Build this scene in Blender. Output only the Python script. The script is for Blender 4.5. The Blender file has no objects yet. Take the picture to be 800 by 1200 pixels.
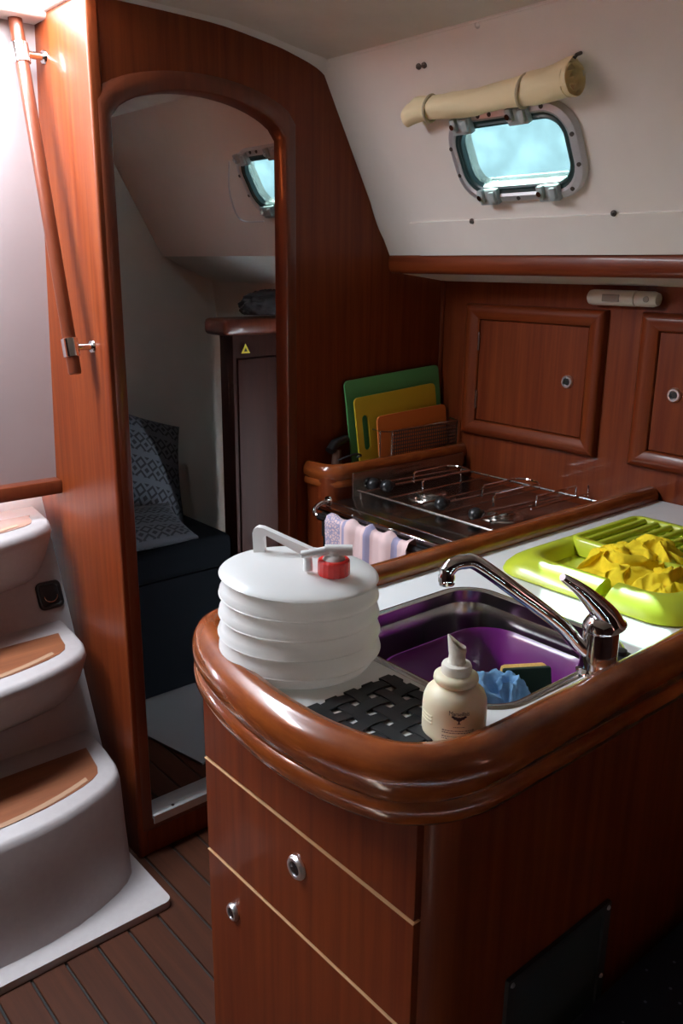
import bpy, bmesh, math, random
from mathutils import Vector, Matrix, noise, Quaternion
random.seed(7)
S = bpy.context.scene
COL = S.collection
PI = math.pi

# ------------------------------------------------------------------ camera
EYE = Vector((0, 0, 1.45))
PITCH, AZ, ROLL = math.radians(16.04), math.radians(49.5), math.radians(0.6)
fh = Vector((math.cos(AZ), math.sin(AZ), 0)); zz = Vector((0, 0, 1)); rt = fh.cross(zz)
Fw = fh*math.cos(PITCH) - zz*math.sin(PITCH); Up = fh*math.sin(PITCH) + zz*math.cos(PITCH)
Rg = rt*math.cos(ROLL) + Up*math.sin(ROLL); Ug = -rt*math.sin(ROLL) + Up*math.cos(ROLL)
cam = bpy.data.cameras.new('camera'); co = bpy.data.objects.new('camera', cam); COL.objects.link(co)
co.matrix_world = Matrix(((Rg.x, Ug.x, -Fw.x, EYE.x), (Rg.y, Ug.y, -Fw.y, EYE.y), (Rg.z, Ug.z, -Fw.z, EYE.z), (0, 0, 0, 1)))
cam.sensor_fit = 'VERTICAL'; cam.sensor_height = 24; cam.lens = 20.0; cam.clip_start = 0.02
S.camera = co

# ------------------------------------------------------------------ light
SKY = 50.0
world = bpy.data.worlds.new('sky'); S.world = world; world.use_nodes = True
bg = world.node_tree.nodes['Background']; bg.inputs[0].default_value = (0.80, 0.90, 1.0, 1); bg.inputs[1].default_value = SKY
sun = bpy.data.lights.new('sun', 'SUN'); sun.energy = 600; sun.angle = math.radians(0.6); sun.color = (1, .93, .82)
so = bpy.data.objects.new('sun', sun); COL.objects.link(so)
SUN_DIR = Vector((.40, .545, .75)).normalized()
so.rotation_euler = SUN_DIR.to_track_quat('Z', 'Y').to_euler()
def portal(name, loc, sx, sy, rot):          # guides the sampling of sky light through a ceiling opening
    l = bpy.data.lights.new(name, 'AREA'); l.shape = 'RECTANGLE'; l.size = sx; l.size_y = sy; l.cycles.is_portal = True
    o = bpy.data.objects.new(name, l); COL.objects.link(o); o.location = loc; o.rotation_euler = rot
portal('companionway_daylight', (.10, 1.82, 1.992), 1.42, .30, (0, 0, 0))
portal('added_cabin_daylight', (1.10, 2.32, 1.992), .08, .10, (0, 0, 0))  # unseen opening, added to brighten the cabin lining
S.view_settings.view_transform = 'Standard'; S.view_settings.look = 'None'
S.view_settings.gamma = 1; S.view_settings.use_curve_mapping = False
S.view_settings.exposure = 0.25
S.cycles.use_denoising = True
S.cycles.max_bounces = 10; S.cycles.diffuse_bounces = 6; S.cycles.transparent_max_bounces = 12
S.cycles.sample_clamp_indirect = 6

# ------------------------------------------------------------------ materials
MAT = {}
def mat(name, col, rough=.5, metal=0, coat=0, **kw):
    m = bpy.data.materials.new(name); m.use_nodes = True; MAT[name] = m
    b = m.node_tree.nodes['Principled BSDF']
    b.inputs['Base Color'].default_value = (*col, 1); b.inputs['Roughness'].default_value = rough
    b.inputs['Metallic'].default_value = metal; b.inputs['Coat Weight'].default_value = coat
    b.inputs['Coat Roughness'].default_value = .08
    for k, v in kw.items():
        b.inputs[k.replace('_', ' ')].default_value = v
    return m
def N(m, t, **kw):
    n = m.node_tree.nodes.new(t)
    for k, v in kw.items(): setattr(n, k, v)
    return n
def speckle(name, col, col2, scale, rough=.5, coat=0, stretch=(1, 1, 1), bump=0, lo=.35, hi=.65, rvar=0, metal=0, **kw):
    m = mat(name, col, rough, metal, coat, **kw); nt = m.node_tree; L = nt.links.new; b = nt.nodes['Principled BSDF']
    tc = N(m, 'ShaderNodeTexCoord'); mp = N(m, 'ShaderNodeMapping'); mp.inputs['Scale'].default_value = stretch
    L(tc.outputs['Object'], mp.inputs['Vector'])
    ns = N(m, 'ShaderNodeTexNoise'); ns.inputs['Scale'].default_value = scale; ns.inputs['Detail'].default_value = 6; ns.inputs['Roughness'].default_value = .6
    L(mp.outputs[0], ns.inputs['Vector'])
    rp = N(m, 'ShaderNodeValToRGB'); rp.color_ramp.elements[0].position = lo; rp.color_ramp.elements[1].position = hi
    rp.color_ramp.elements[0].color = (*col, 1); rp.color_ramp.elements[1].color = (*col2, 1)
    L(ns.outputs['Fac'], rp.inputs['Fac']); L(rp.outputs['Color'], b.inputs['Base Color'])
    if bump:
        bp = N(m, 'ShaderNodeBump'); bp.inputs['Strength'].default_value = bump; bp.inputs['Distance'].default_value = .002
        L(ns.outputs['Fac'], bp.inputs['Height']); L(bp.outputs[0], b.inputs['Normal'])
    if rvar:
        mr = N(m, 'ShaderNodeMapRange'); mr.inputs['To Min'].default_value = rough - rvar; mr.inputs['To Max'].default_value = rough + rvar
        L(ns.outputs['Fac'], mr.inputs['Value']); L(mr.outputs[0], b.inputs['Roughness'])
    return m
WD, WL = (.108, .0155, .0040), (.185, .038, .0085)
speckle('wood_z', WD, WL, 1.0, .42, .12, (55, 55, 2.2), lo=.3, hi=.7, Specular_IOR_Level=.22)
speckle('wood_x', WD, WL, 1.0, .42, .12, (2.2, 55, 55), lo=.3, hi=.7, Specular_IOR_Level=.22)
speckle('wood_y', WD, WL, 1.0, .42, .12, (55, 2.2, 55), lo=.3, hi=.7, Specular_IOR_Level=.22)
speckle('rim_wood', (.185, .036, .0078), (.31, .078, .0155), 1.0, .25, .8, (14, 14, 60), lo=.3, hi=.7)
speckle('frame_wood', (.10, .019, .0065), (.145, .030, .010), 1.0, .35, .3, (55, 55, 3), lo=.3, hi=.7)
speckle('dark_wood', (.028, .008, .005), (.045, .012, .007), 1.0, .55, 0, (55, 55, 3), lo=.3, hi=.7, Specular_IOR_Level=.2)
speckle('near_wood', WD, WL, 1.0, .5, .05, (55, 55, 2.2), lo=.3, hi=.7, Specular_IOR_Level=.15)
speckle('teak', (.155, .048, .019), (.22, .072, .028), 1.0, .5, 0, (5, 60, 60), lo=.3, hi=.7)
speckle('plank_wood', (.036, .010, .0042), (.060, .017, .0068), 1.0, .55, 0, (60, 2.5, 60), lo=.3, hi=.7, Specular_IOR_Level=.2)
mat('lit_edge', (.62, .35, .17), .5)  # bare wood edge, painted paler for the light it catches
mat('latch_chrome', (.85, .86, .88), .32, 1)
mat('caulk', (.012, .011, .010), .8)
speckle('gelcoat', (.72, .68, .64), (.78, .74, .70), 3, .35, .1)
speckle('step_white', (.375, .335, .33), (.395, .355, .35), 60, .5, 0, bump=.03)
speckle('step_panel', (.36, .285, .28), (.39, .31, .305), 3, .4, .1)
speckle('lining', (.74, .68, .615), (.79, .73, .665), 3, .45, .05)
speckle('ceiling_cloth', (.60, .55, .48), (.65, .60, .53), 8, .7)
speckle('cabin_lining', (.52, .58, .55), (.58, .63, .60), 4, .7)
mat('counter', (.78, .78, .77), .32, coat=.2)
mat('chrome', (.82, .83, .85), .07, 1)
mat('steel', (.55, .53, .50), .22, 1)
speckle('stove_steel', (.30, .27, .25), (.42, .39, .36), 5, .22, 0, metal=1, rvar=.06)
mat('black_plastic', (.012, .012, .013), .35)
mat('black_rubber', (.010, .011, .013), .55)
mat('black_gloss', (.01, .01, .011), .12, coat=.5)
mat('alu', (.62, .62, .63), .38, .7)
mat('gasket', (.01, .035, .035), .4)
mat('catch_grey', (.36, .40, .40), .35)
mat('screw', (.10, .085, .075), .4, .6)
mat('purple', (.13, .006, .135), .3, coat=.3)
mat('sponge_green', (.006, .022, .012), .95)
speckle('sponge_yellow', (.78, .47, .13), (.62, .35, .08), 260, .95, bump=.6)
speckle('blue_cloth', (.17, .36, .60), (.22, .43, .68), 120, .9, bump=.3)
speckle('yellow_cloth', (.86, .62, .008), (.93, .71, .015), 140, .85, bump=.25)
mat('rack_green', (.52, .60, .035), .33, coat=.25)
mat('bottle_cream', (.93, .82, .58), .42, Subsurface_Weight=.12)
mat('pump_white', (.93, .89, .78), .4)
mat('print_ink', (.035, .02, .03), .6)
mat('print_grey', (.20, .15, .14), .6)
mat('print_purple', (.32, .14, .38), .6)
mat('red_cap', (.85, .020, .014), .35, coat=.3)
mat('white_plastic', (.85, .84, .82), .35, coat=.2)
mat('board_green', (.10, .36, .13), .5)
mat('board_yellow', (.62, .47, .03), .5)
mat('board_orange', (.80, .22, .045), .5)
mat('board_edge', (.75, .70, .62), .4)
mat('canvas', (.90, .75, .46), .85)
mat('strap', (.50, .42, .27), .9)
mat('lamp_white', (.62, .58, .50), .4)
mat('lamp_lens', (.24, .23, .20), .2)
mat('mat_grey', (.16, .165, .17), .9, Specular_IOR_Level=.1)
mat('sticker_yellow', (.75, .62, .03), .5)
mat('dark_bag', (.018, .017, .02), .7)
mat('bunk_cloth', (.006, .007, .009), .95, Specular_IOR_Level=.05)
mat('red_item', (.5, .02, .02), .5)
mat('vent_mesh', (.030, .042, .044), .55)
mat('vent_frame', (.020, .024, .026), .45)
mat('tan_strip', (.30, .17, .10), .7)
mat('bottle_dark', (.10, .045, .03), .4)
# translucent jug plastic
m = mat('jug_plastic', (.93, .93, .92), .3, coat=.3)
nt = m.node_tree; b = nt.nodes['Principled BSDF']; out = nt.nodes['Material Output']
tr = N(m, 'ShaderNodeBsdfTranslucent'); tr.inputs[0].default_value = (.9, .89, .84, 1)
mx = N(m, 'ShaderNodeMixShader'); mx.inputs[0].default_value = .28
nt.links.new(b.outputs[0], mx.inputs[1]); nt.links.new(tr.outputs[0], mx.inputs[2]); nt.links.new(mx.outputs[0], out.inputs[0])
# acrylic portlight pane
def pane_mat(name, tint, milky):
    m = mat(name, tint, .1); nt = m.node_tree; L = nt.links.new; b = nt.nodes['Principled BSDF']; out = nt.nodes['Material Output']
    tp = N(m, 'ShaderNodeBsdfTransparent')
    tl = N(m, 'ShaderNodeBsdfTranslucent'); tl.inputs[0].default_value = (.75, .9, .92, 1)
    gl = N(m, 'ShaderNodeBsdfGlossy'); gl.inputs['Roughness'].default_value = .03
    tc = N(m, 'ShaderNodeTexCoord'); ns = N(m, 'ShaderNodeTexNoise'); ns.inputs['Scale'].default_value = 14; ns.inputs['Detail'].default_value = 5
    L(tc.outputs['Object'], ns.inputs['Vector'])
    rp = N(m, 'ShaderNodeValToRGB'); e = rp.color_ramp.elements
    e[0].position = .38; e[0].color = (*[c*.82 for c in tint], 1); e[1].position = .62; e[1].color = (*tint, 1)
    L(ns.outputs['Fac'], rp.inputs['Fac']); L(rp.outputs[0], tp.inputs[0])
    m1 = N(m, 'ShaderNodeMixShader'); m1.inputs[0].default_value = milky
    L(tp.outputs[0], m1.inputs[1]); L(tl.outputs[0], m1.inputs[2])
    fr = N(m, 'ShaderNodeFresnel'); fr.inputs[0].default_value = 1.45
    ge = N(m, 'ShaderNodeNewGeometry'); iv = N(m, 'ShaderNodeMath', operation='SUBTRACT'); iv.inputs[0].default_value = 1; L(ge.outputs['Backfacing'], iv.inputs[1])
    ff = N(m, 'ShaderNodeMath', operation='MULTIPLY'); L(fr.outputs[0], ff.inputs[0]); L(iv.outputs[0], ff.inputs[1])
    m2 = N(m, 'ShaderNodeMixShader'); L(ff.outputs[0], m2.inputs[0]); L(m1.outputs[0], m2.inputs[1]); L(gl.outputs[0], m2.inputs[2])
    L(m2.outputs[0], out.inputs[0])
pane_mat('pane', (.108, .140, .141), .0015)
# towel: pinkish with blue stripes across (bands along local y)
def stripe(name, ca, cb, axis, freq, lo, hi, rough=.9, second=None):
    m = mat(name, ca, rough); nt = m.node_tree; L = nt.links.new; b = nt.nodes['Principled BSDF']
    tc = N(m, 'ShaderNodeTexCoord'); sp = N(m, 'ShaderNodeSeparateXYZ'); L(tc.outputs['UV'], sp.inputs[0])
    mu = N(m, 'ShaderNodeMath', operation='MULTIPLY'); mu.inputs[1].default_value = freq; L(sp.outputs[axis], mu.inputs[0])
    fr = N(m, 'ShaderNodeMath', operation='FRACT'); L(mu.outputs[0], fr.inputs[0])
    g1 = N(m, 'ShaderNodeMath', operation='GREATER_THAN'); g1.inputs[1].default_value = lo; L(fr.outputs[0], g1.inputs[0])
    g2 = N(m, 'ShaderNodeMath', operation='LESS_THAN'); g2.inputs[1].default_value = hi; L(fr.outputs[0], g2.inputs[0])
    an = N(m, 'ShaderNodeMath', operation='MULTIPLY'); L(g1.outputs[0], an.inputs[0]); L(g2.outputs[0], an.inputs[1])
    mc = N(m, 'ShaderNodeMix', data_type='RGBA'); mc.inputs[6].default_value = (*ca, 1); mc.inputs[7].default_value = (*cb, 1)
    L(an.outputs[0], mc.inputs[0]); L(mc.outputs[2], b.inputs['Base Color'])
    return m
stripe('towel', (.60, .43, .42), (.27, .25, .37), 'X', 3.2, .62, .80)
m = MAT['towel']; nt = m.node_tree; b = nt.nodes['Principled BSDF']; src = b.inputs['Base Color'].links[0].from_socket
tc = N(m, 'ShaderNodeTexCoord'); sp = N(m, 'ShaderNodeSeparateXYZ'); nt.links.new(tc.outputs['UV'], sp.inputs[0])
lt = N(m, 'ShaderNodeMath', operation='LESS_THAN'); lt.inputs[1].default_value = .17; nt.links.new(sp.outputs['X'], lt.inputs[0])
vo = N(m, 'ShaderNodeTexVoronoi', feature='DISTANCE_TO_EDGE'); vo.inputs['Scale'].default_value = 130; nt.links.new(tc.outputs['Object'], vo.inputs['Vector'])
l2 = N(m, 'ShaderNodeMath', operation='LESS_THAN'); l2.inputs[1].default_value = .12; nt.links.new(vo.outputs['Distance'], l2.inputs[0])
mm = N(m, 'ShaderNodeMath', operation='MULTIPLY'); nt.links.new(lt.outputs[0], mm.inputs[0]); nt.links.new(l2.outputs[0], mm.inputs[1])
mc = N(m, 'ShaderNodeMix', data_type='RGBA'); mc.inputs[7].default_value = (.27, .25, .37, 1); nt.links.new(src, mc.inputs[6]); nt.links.new(mm.outputs[0], mc.inputs[0]); nt.links.new(mc.outputs[2], b.inputs['Base Color'])
# pillow: dark cloth with woven diamond bands
def pillow_mat():
    m = mat('pillow_cloth', (.10, .11, .13), .95); nt = m.node_tree; L = nt.links.new; b = nt.nodes['Principled BSDF']
    tc = N(m, 'ShaderNodeTexCoord'); sp = N(m, 'ShaderNodeSeparateXYZ'); L(tc.outputs['UV'], sp.inputs[0])
    def mth(op, a, bb=None):
        n = N(m, 'ShaderNodeMath', operation=op)
        for i, v in enumerate((a, bb)):
            if v is None: continue
            if isinstance(v, (int, float)): n.inputs[i].default_value = v
            else: L(v, n.inputs[i])
        return n.outputs[0]
    u, v = sp.outputs['X'], sp.outputs['Y']
    zig = mth('ABSOLUTE', mth('SUBTRACT', mth('FRACT', mth('MULTIPLY', u, 9)), .5))
    zig2 = mth('ABSOLUTE', mth('SUBTRACT', mth('FRACT', mth('MULTIPLY', v, 8)), .5))
    dia = mth('GREATER_THAN', mth('FRACT', mth('MULTIPLY', mth('ADD', zig, zig2), 2)), .55)
    band = mth('GREATER_THAN', mth('FRACT', mth('MULTIPLY', v, 4)), .22)
    f = mth('MULTIPLY', dia, band)
    mc = N(m, 'ShaderNodeMix', data_type='RGBA'); mc.inputs[6].default_value = (.065, .072, .085, 1); mc.inputs[7].default_value = (.012, .014, .019, 1)
    L(f, mc.inputs[0]); L(mc.outputs[2], b.inputs['Base Color'])
pillow_mat()
# navy seat cloth with sparse pale dots
m = mat('seat_cloth', (.006, .011, .03), .9); nt = m.node_tree; b = nt.nodes['Principled BSDF']
tc = N(m, 'ShaderNodeTexCoord'); vo = N(m, 'ShaderNodeTexVoronoi'); vo.inputs['Scale'].default_value = 42; nt.links.new(tc.outputs['Object'], vo.inputs['Vector'])
lt = N(m, 'ShaderNodeMath', operation='LESS_THAN'); lt.inputs[1].default_value = .10; nt.links.new(vo.outputs['Distance'], lt.inputs[0])
mc = N(m, 'ShaderNodeMix', data_type='RGBA'); mc.inputs[6].default_value = (.006, .011, .03, 1); mc.inputs[7].default_value = (.12, .14, .2, 1)
nt.links.new(lt.outputs[0], mc.inputs[0]); nt.links.new(mc.outputs[2], b.inputs['Base Color'])

# ------------------------------------------------------------------ helpers
ORG = {}
def tag(o, label=None, cat=None, group=None, kind=None):
    if label: o['label'] = label
    if cat: o['category'] = cat
    if group: o['group'] = group
    if kind: o['kind'] = kind
    return o
def thing(name, label, cat, loc, group=None, kind=None, M=None):
    o = bpy.data.objects.new(name, None); COL.objects.link(o); o.empty_display_size = .05
    o.matrix_world = M if M else Matrix.Translation(loc)
    ORG[o] = (M if M else Matrix.Translation(loc)).copy()
    return tag(o, label, cat, group, kind)
def build(bm, name, material, parent=None, loc=None, smooth=40, local=False, M=None):
    bmesh.ops.recalc_face_normals(bm, faces=bm.faces[:])
    if parent is not None: base = ORG[parent]
    elif M is not None: base = M
    else:
        if loc is None:
            xs = [v.co for v in bm.verts]
            loc = ((min(v.x for v in xs)+max(v.x for v in xs))/2, (min(v.y for v in xs)+max(v.y for v in xs))/2, min(v.z for v in xs))
        base = Matrix.Translation(loc)
    if not local: bmesh.ops.transform(bm, matrix=base.inverted(), verts=bm.verts[:])
    me = bpy.data.meshes.new(name); bm.to_mesh(me); bm.free()
    me.materials.append(MAT[material])
    me.shade_smooth(); me.set_sharp_from_angle(angle=math.radians(smooth))
    o = bpy.data.objects.new(name, me); COL.objects.link(o)
    if parent is not None: o.parent = parent
    else: o.matrix_world = base
    ORG[o] = base.copy()
    return o
def nb(): return bmesh.new()
def xf(bm, verts, M):
    if M is not None: bmesh.ops.transform(bm, matrix=M, verts=verts)
def box(bm, x0, x1, y0, y1, z0, z1, bev=0, seg=2, M=None):
    r = bmesh.ops.create_cube(bm, size=1); vs = r['verts']
    for v in vs: v.co = Vector(((x0+x1)/2+v.co.x*(x1-x0), (y0+y1)/2+v.co.y*(y1-y0), (z0+z1)/2+v.co.z*(z1-z0)))
    if bev:
        es = list({e for v in vs for e in v.link_edges})
        r2 = bmesh.ops.bevel(bm, geom=es, offset=bev, segments=seg, profile=.5, affect='EDGES', clamp_overlap=True)
        vs = list(set([v for v in r2['verts'] if v.is_valid] + [v for v in vs if v.is_valid]))
    xf(bm, vs, M)
    return vs
def tube(bm, pts, r, n=12, closed=False, caps=True, flat=None, M=None):
    pts = [Vector(p) for p in pts]; k = len(pts); rs = r if isinstance(r, (list, tuple)) else [r]*k
    rings = []; ref = None
    for i in range(k):
        if closed: t = pts[(i+1) % k]-pts[i-1]
        else: t = pts[min(i+1, k-1)]-pts[max(i-1, 0)]
        t.normalize()
        if ref is None:
            ref = t.cross(Vector((0, 0, 1)))
            if ref.length < .05: ref = t.cross(Vector((0, 1, 0)))
        ref = (ref - t*ref.dot(t)).normalized(); up = t.cross(ref)
        fx, fy = flat if flat else (1, 1)
        rings.append([bm.verts.new(pts[i]+ref*math.cos(2*PI*j/n)*rs[i]*fx+up*math.sin(2*PI*j/n)*rs[i]*fy) for j in range(n)])
    for i in range(k if closed else k-1):
        a, c = rings[i], rings[(i+1) % k]
        for j in range(n): bm.faces.new((a[j], a[(j+1) % n], c[(j+1) % n], c[j]))
    if caps and not closed:
        bm.faces.new(rings[0]); bm.faces.new(rings[-1])
    vs = [v for q in rings for v in q]; xf(bm, vs, M); return vs
def lathe(bm, prof, c=(0, 0, 0), n=32, M=None, sy=1):
    rings = []; vs = []
    for r, z in prof:
        if r < 1e-6:
            v = bm.verts.new((c[0], c[1], c[2]+z)); rings.append([v]); vs.append(v)
        else:
            q = [bm.verts.new((c[0]+r*math.cos(2*PI*j/n), c[1]+r*sy*math.sin(2*PI*j/n), c[2]+z)) for j in range(n)]; rings.append(q); vs += q
    for a, d in zip(rings, rings[1:]):
        for j in range(n):
            if len(a) == 1 and len(d) == 1: break
            if len(a) == 1: bm.faces.new((a[0], d[(j+1) % n], d[j]))
            elif len(d) == 1: bm.faces.new((a[j], a[(j+1) % n], d[0]))
            else: bm.faces.new((a[j], a[(j+1) % n], d[(j+1) % n], d[j]))
    for q in (rings[0], rings[-1]):
        if len(q) > 1: bm.faces.new(q)
    xf(bm, vs, M); return vs
def loft(bm, loops, cap0=True, cap1=True, closed=True, M=None):
    R = [[bm.verts.new(p) for p in lp] for lp in loops]; n = len(R[0])
    for a, d in zip(R, R[1:]):
        for j in range(n if closed else n-1): bm.faces.new((a[j], a[(j+1) % n], d[(j+1) % n], d[j]))
    if cap0: bm.faces.new(R[0])
    if cap1: bm.faces.new(R[-1])
    vs = [v for q in R for v in q]; xf(bm, vs, M); return vs
def prism(bm, poly, axis, lo, hi, M=None):
    def P(a, b, t): return {0: (t, a, b), 1: (a, t, b), 2: (a, b, t)}[axis]
    return loft(bm, [[P(a, b, lo) for a, b in poly], [P(a, b, hi) for a, b in poly]], M=M)
def plate(bm, outer, holes, fn, t0, t1):
    """flat plate with holes; fn(a,b,t) -> point"""
    for t in (t0, t1):
        es = []
        for lp in [outer]+holes:
            vs = [bm.verts.new(fn(a, b, t)) for a, b in lp]
            es += [bm.edges.new((vs[i], vs[(i+1) % len(vs)])) for i in range(len(vs))]
        bmesh.ops.triangle_fill(bm, edges=es, use_beauty=True, use_dissolve=False)
    for lp in [outer]+holes:
        A = [bm.verts.new(fn(a, b, t0)) for a, b in lp]; B = [bm.verts.new(fn(a, b, t1)) for a, b in lp]
        for i in range(len(lp)): bm.faces.new((A[i], A[(i+1) % len(lp)], B[(i+1) % len(lp)], B[i]))
    bmesh.ops.remove_doubles(bm, verts=bm.verts[:], dist=1e-6)
def ring(bm, inner, outer, fn, prof):
    """moulding between two matching loops; prof = [(s 0..1 from inner to outer, t)]"""
    loops = [[fn(a[0]+(b[0]-a[0])*s, a[1]+(b[1]-a[1])*s, t) for a, b in zip(inner, outer)] for s, t in prof]
    R = [[bm.verts.new(p) for p in lp] for lp in loops]; n = len(inner); k = len(R)
    for i in range(k):
        a, d = R[i], R[(i+1) % k]
        for j in range(n): bm.faces.new((a[j], a[(j+1) % n], d[(j+1) % n], d[j]))
def rrect(cx, cy, w, h, r, n=6):
    p = []
    for qx, qy, a0 in ((1, 1, 0), (-1, 1, 90), (-1, -1, 180), (1, -1, 270)):
        for i in range(n+1):
            a = math.radians(a0+90*i/n); p.append((cx+qx*(w/2-r)+r*math.cos(a), cy+qy*(h/2-r)+r*math.sin(a)))
    return p
def catmull(P, m=8, closed=False):
    P = [Vector(p) for p in P]; o = []; k = len(P)
    for i in range(k if closed else k-1):
        g = lambda j: P[j % k] if closed else P[max(0, min(k-1, j))]
        a, b_, c, d = g(i-1), g(i), g(i+1), g(i+2)
        for s in range(m):
            t = s/m; o.append(.5*((2*b_)+(c-a)*t+(2*a-5*b_+4*c-d)*t*t+(3*b_-a-3*c+d)*t**3))
    if not closed: o.append(P[-1])
    return o
def frame3(o, x, z):
    """matrix with origin o, local x and z axes"""
    x = Vector(x).normalized(); z = Vector(z); z = (z-x*z.dot(x)).normalized(); y = z.cross(x)
    return Matrix(((x.x, y.x, z.x, o[0]), (x.y, y.y, z.y, o[1]), (x.z, y.z, z.z, o[2]), (0, 0, 0, 1)))
def uv_from(o, fn):
    me = o.data; uv = me.uv_layers.new(name='UVMap')
    for lp in me.loops: uv.data[lp.index].uv = fn(me.vertices[lp.vertex_index].co)
def boolcut(o, bmcut):
    me = bpy.data.meshes.new('cut'); bmesh.ops.recalc_face_normals(bmcut, faces=bmcut.faces[:]); bmesh.ops.transform(bmcut, matrix=ORG[o].inverted(), verts=bmcut.verts[:])
    bmcut.to_mesh(me); bmcut.free()
    c = bpy.data.objects.new('cut', me); COL.objects.link(c); c.matrix_world = ORG[o]
    md = o.modifiers.new('b', 'BOOLEAN'); md.operation = 'DIFFERENCE'; md.object = c; md.solver = 'EXACT'
    bpy.context.view_layer.update()
    dg = bpy.context.evaluated_depsgraph_get(); nm = bpy.data.meshes.new_from_object(o.evaluated_get(dg))
    o.modifiers.clear(); o.data = nm; bpy.data.objects.remove(c)
    nm.shade_smooth(); nm.set_sharp_from_angle(angle=math.radians(40))
def struct(bm, name, material, label, loc=None, smooth=40):
    return tag(build(bm, name, material, None, loc, smooth), label, None, None, 'structure')

# ------------------------------------------------------------------ the cabin shell
YB = 1.726; XH = 1.846; XP = .81
# floor
floor = thing('floor', 'dark wooden cabin sole of narrow planks with black seams', None, (0, 0, 0), kind='structure')
bm = nb(); box(bm, -1.5, 2.0, -2.0, 3.3, -.04, -.006); build(bm, 'sub_floor', 'caulk', floor)
for k in range(-8, 20):
    x = .455+.074*k; bm = nb(); box(bm, x+.003, x+.071, -1.98, 3.28, -.02, 0, .0015, 1)
    build(bm, 'plank', 'plank_wood', floor)
# aft bulkhead with arched doorway
dl, dr, db = .85, 1.288, .105
arch = [(dl, db), (dr, db), (dr, 1.735)]
for i in range(1, 24):
    t = i/24; a = dr+(dl-dr)*t; arch.append((a, 1.735+.071*(1-(2*t-1)**2)**.62))
arch.append((dl, 1.735))
outer = [(XP+.006, 0), (XH+.02, 0), (XH+.02, 1.46), (1.663, 1.492), (1.60, 1.55), (1.555, 1.644), (1.495, 1.768), (1.45, 1.85), (1.40, 1.90), (1.306, 1.928), (1.235, 1.94), (1.124, 1.953), (XP+.006, 1.955)]
fB = lambda a, b_, t: (a, t, b_)
bm = nb(); plate(bm, outer, [arch], fB, YB, YB+.035)
struct(bm, 'wall_aft', 'wood_z', 'varnished red-brown wooden bulkhead with an arched doorway beside the stove')
# door frame moulding
cxm = (dl+dr)/2
def off(p, d):
    a, b_ = p
    sx = -d if a < dl+1e-4 else d if a > dr-1e-4 else d*(a-cxm)/(dr-cxm)
    sz = -d if b_ < db+1e-4 else (d if b_ > 1.7 else 0)*1.0
    if b_ > 1.73: sz = d*.9 if not (dl+1e-4 < a < dr-1e-4) else d
    return (a+sx*.85, b_+sz)
bm = nb(); ring(bm, [off(p, -.002) for p in arch], [off(p, .036) for p in arch], fB, [(0, YB+.04), (0, YB-.005), (.08, YB-.0085), (.55, YB-.0075), (.85, YB-.006), (1, YB-.002), (1, YB+.01)])
d1 = thing('door_1', 'dark wooden moulding around the arched cabin doorway', None, (cxm, YB, db), kind='structure')
build(bm, 'door_frame', 'frame_wood', d1, smooth=50)
bm = nb(); box(bm, dl, dr, YB-.016, YB+.05, db-.002, db+.010, .002); box(bm, dl, dr, YB-.018, YB-.014, db-.012, db+.010)
sl = build(bm, 'door_sill', 'alu', d1); sl['label'] = 'grey metal sill strip'
bm = nb(); lathe(bm, [(0, 0), (.004, 0), (.004, .002), (0, .003)], (dl+.06, YB-.005, db+.010), 10); build(bm, 'screw', 'screw', d1)
# companionway side panel and its bright corner bead
bm = nb(); box(bm, XP, XP+.028, YB-.006, 3.3, 0, 1.955, .006, 3)
struct(bm, 'wall_companionway', 'wood_z', 'glossy orange-brown wooden side panel carrying the handrail beside the steps')
# hull side panel behind the stove
bm = nb(); box(bm, XH, XH+.02, -2.0, YB, 0, 1.43); struct(bm, 'wall_starboard', 'wood_z', 'dark red-brown wooden panel behind the stove holding the lockers')
bm = nb(); tube(bm, [(XH-.004, YB-.004, .9), (XH-.004, YB-.004, 1.42)], .006, 8); struct(bm, 'trim_1', 'wood_z', 'thin vertical wooden bead in the corner behind the stove')
# coachroof side lining with the portlight hole (u along -Y, v up the slope)
WO = Vector((1.520, 1.230, 1.682)); UA = Vector((0, -1, 0)); VA = Vector((-.241, 0, .431)).normalized(); NA = UA.cross(VA)   # NA points into the cabin
def W(u, v, t=0, o=WO): return o+UA*u+VA*v+NA*t
bm = nb()
hole1 = rrect(0, 0, .270, .140, .045); hole2 = [(u-.83, v) for u, v in hole1]
plate(bm, [(-2.07, -.232), (3.2, -.232), (3.2, .270), (-2.07, .270)], [hole1, hole2], lambda a, b_, t: W(a, b_, t), 0, -.03)
struct(bm, 'wall_coachroof', 'lining', 'off-white moulded lining sloping up above the wooden shelf')
bm = nb(); plate(bm, rrect(.62, -.185, 2.0, .088, .006, 3), [], lambda a, b_, t: W(a, b_, t), -.002, .006)
struct(bm, 'trim_2', 'lining', 'low raised white band along the foot of the sloping lining')
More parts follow.
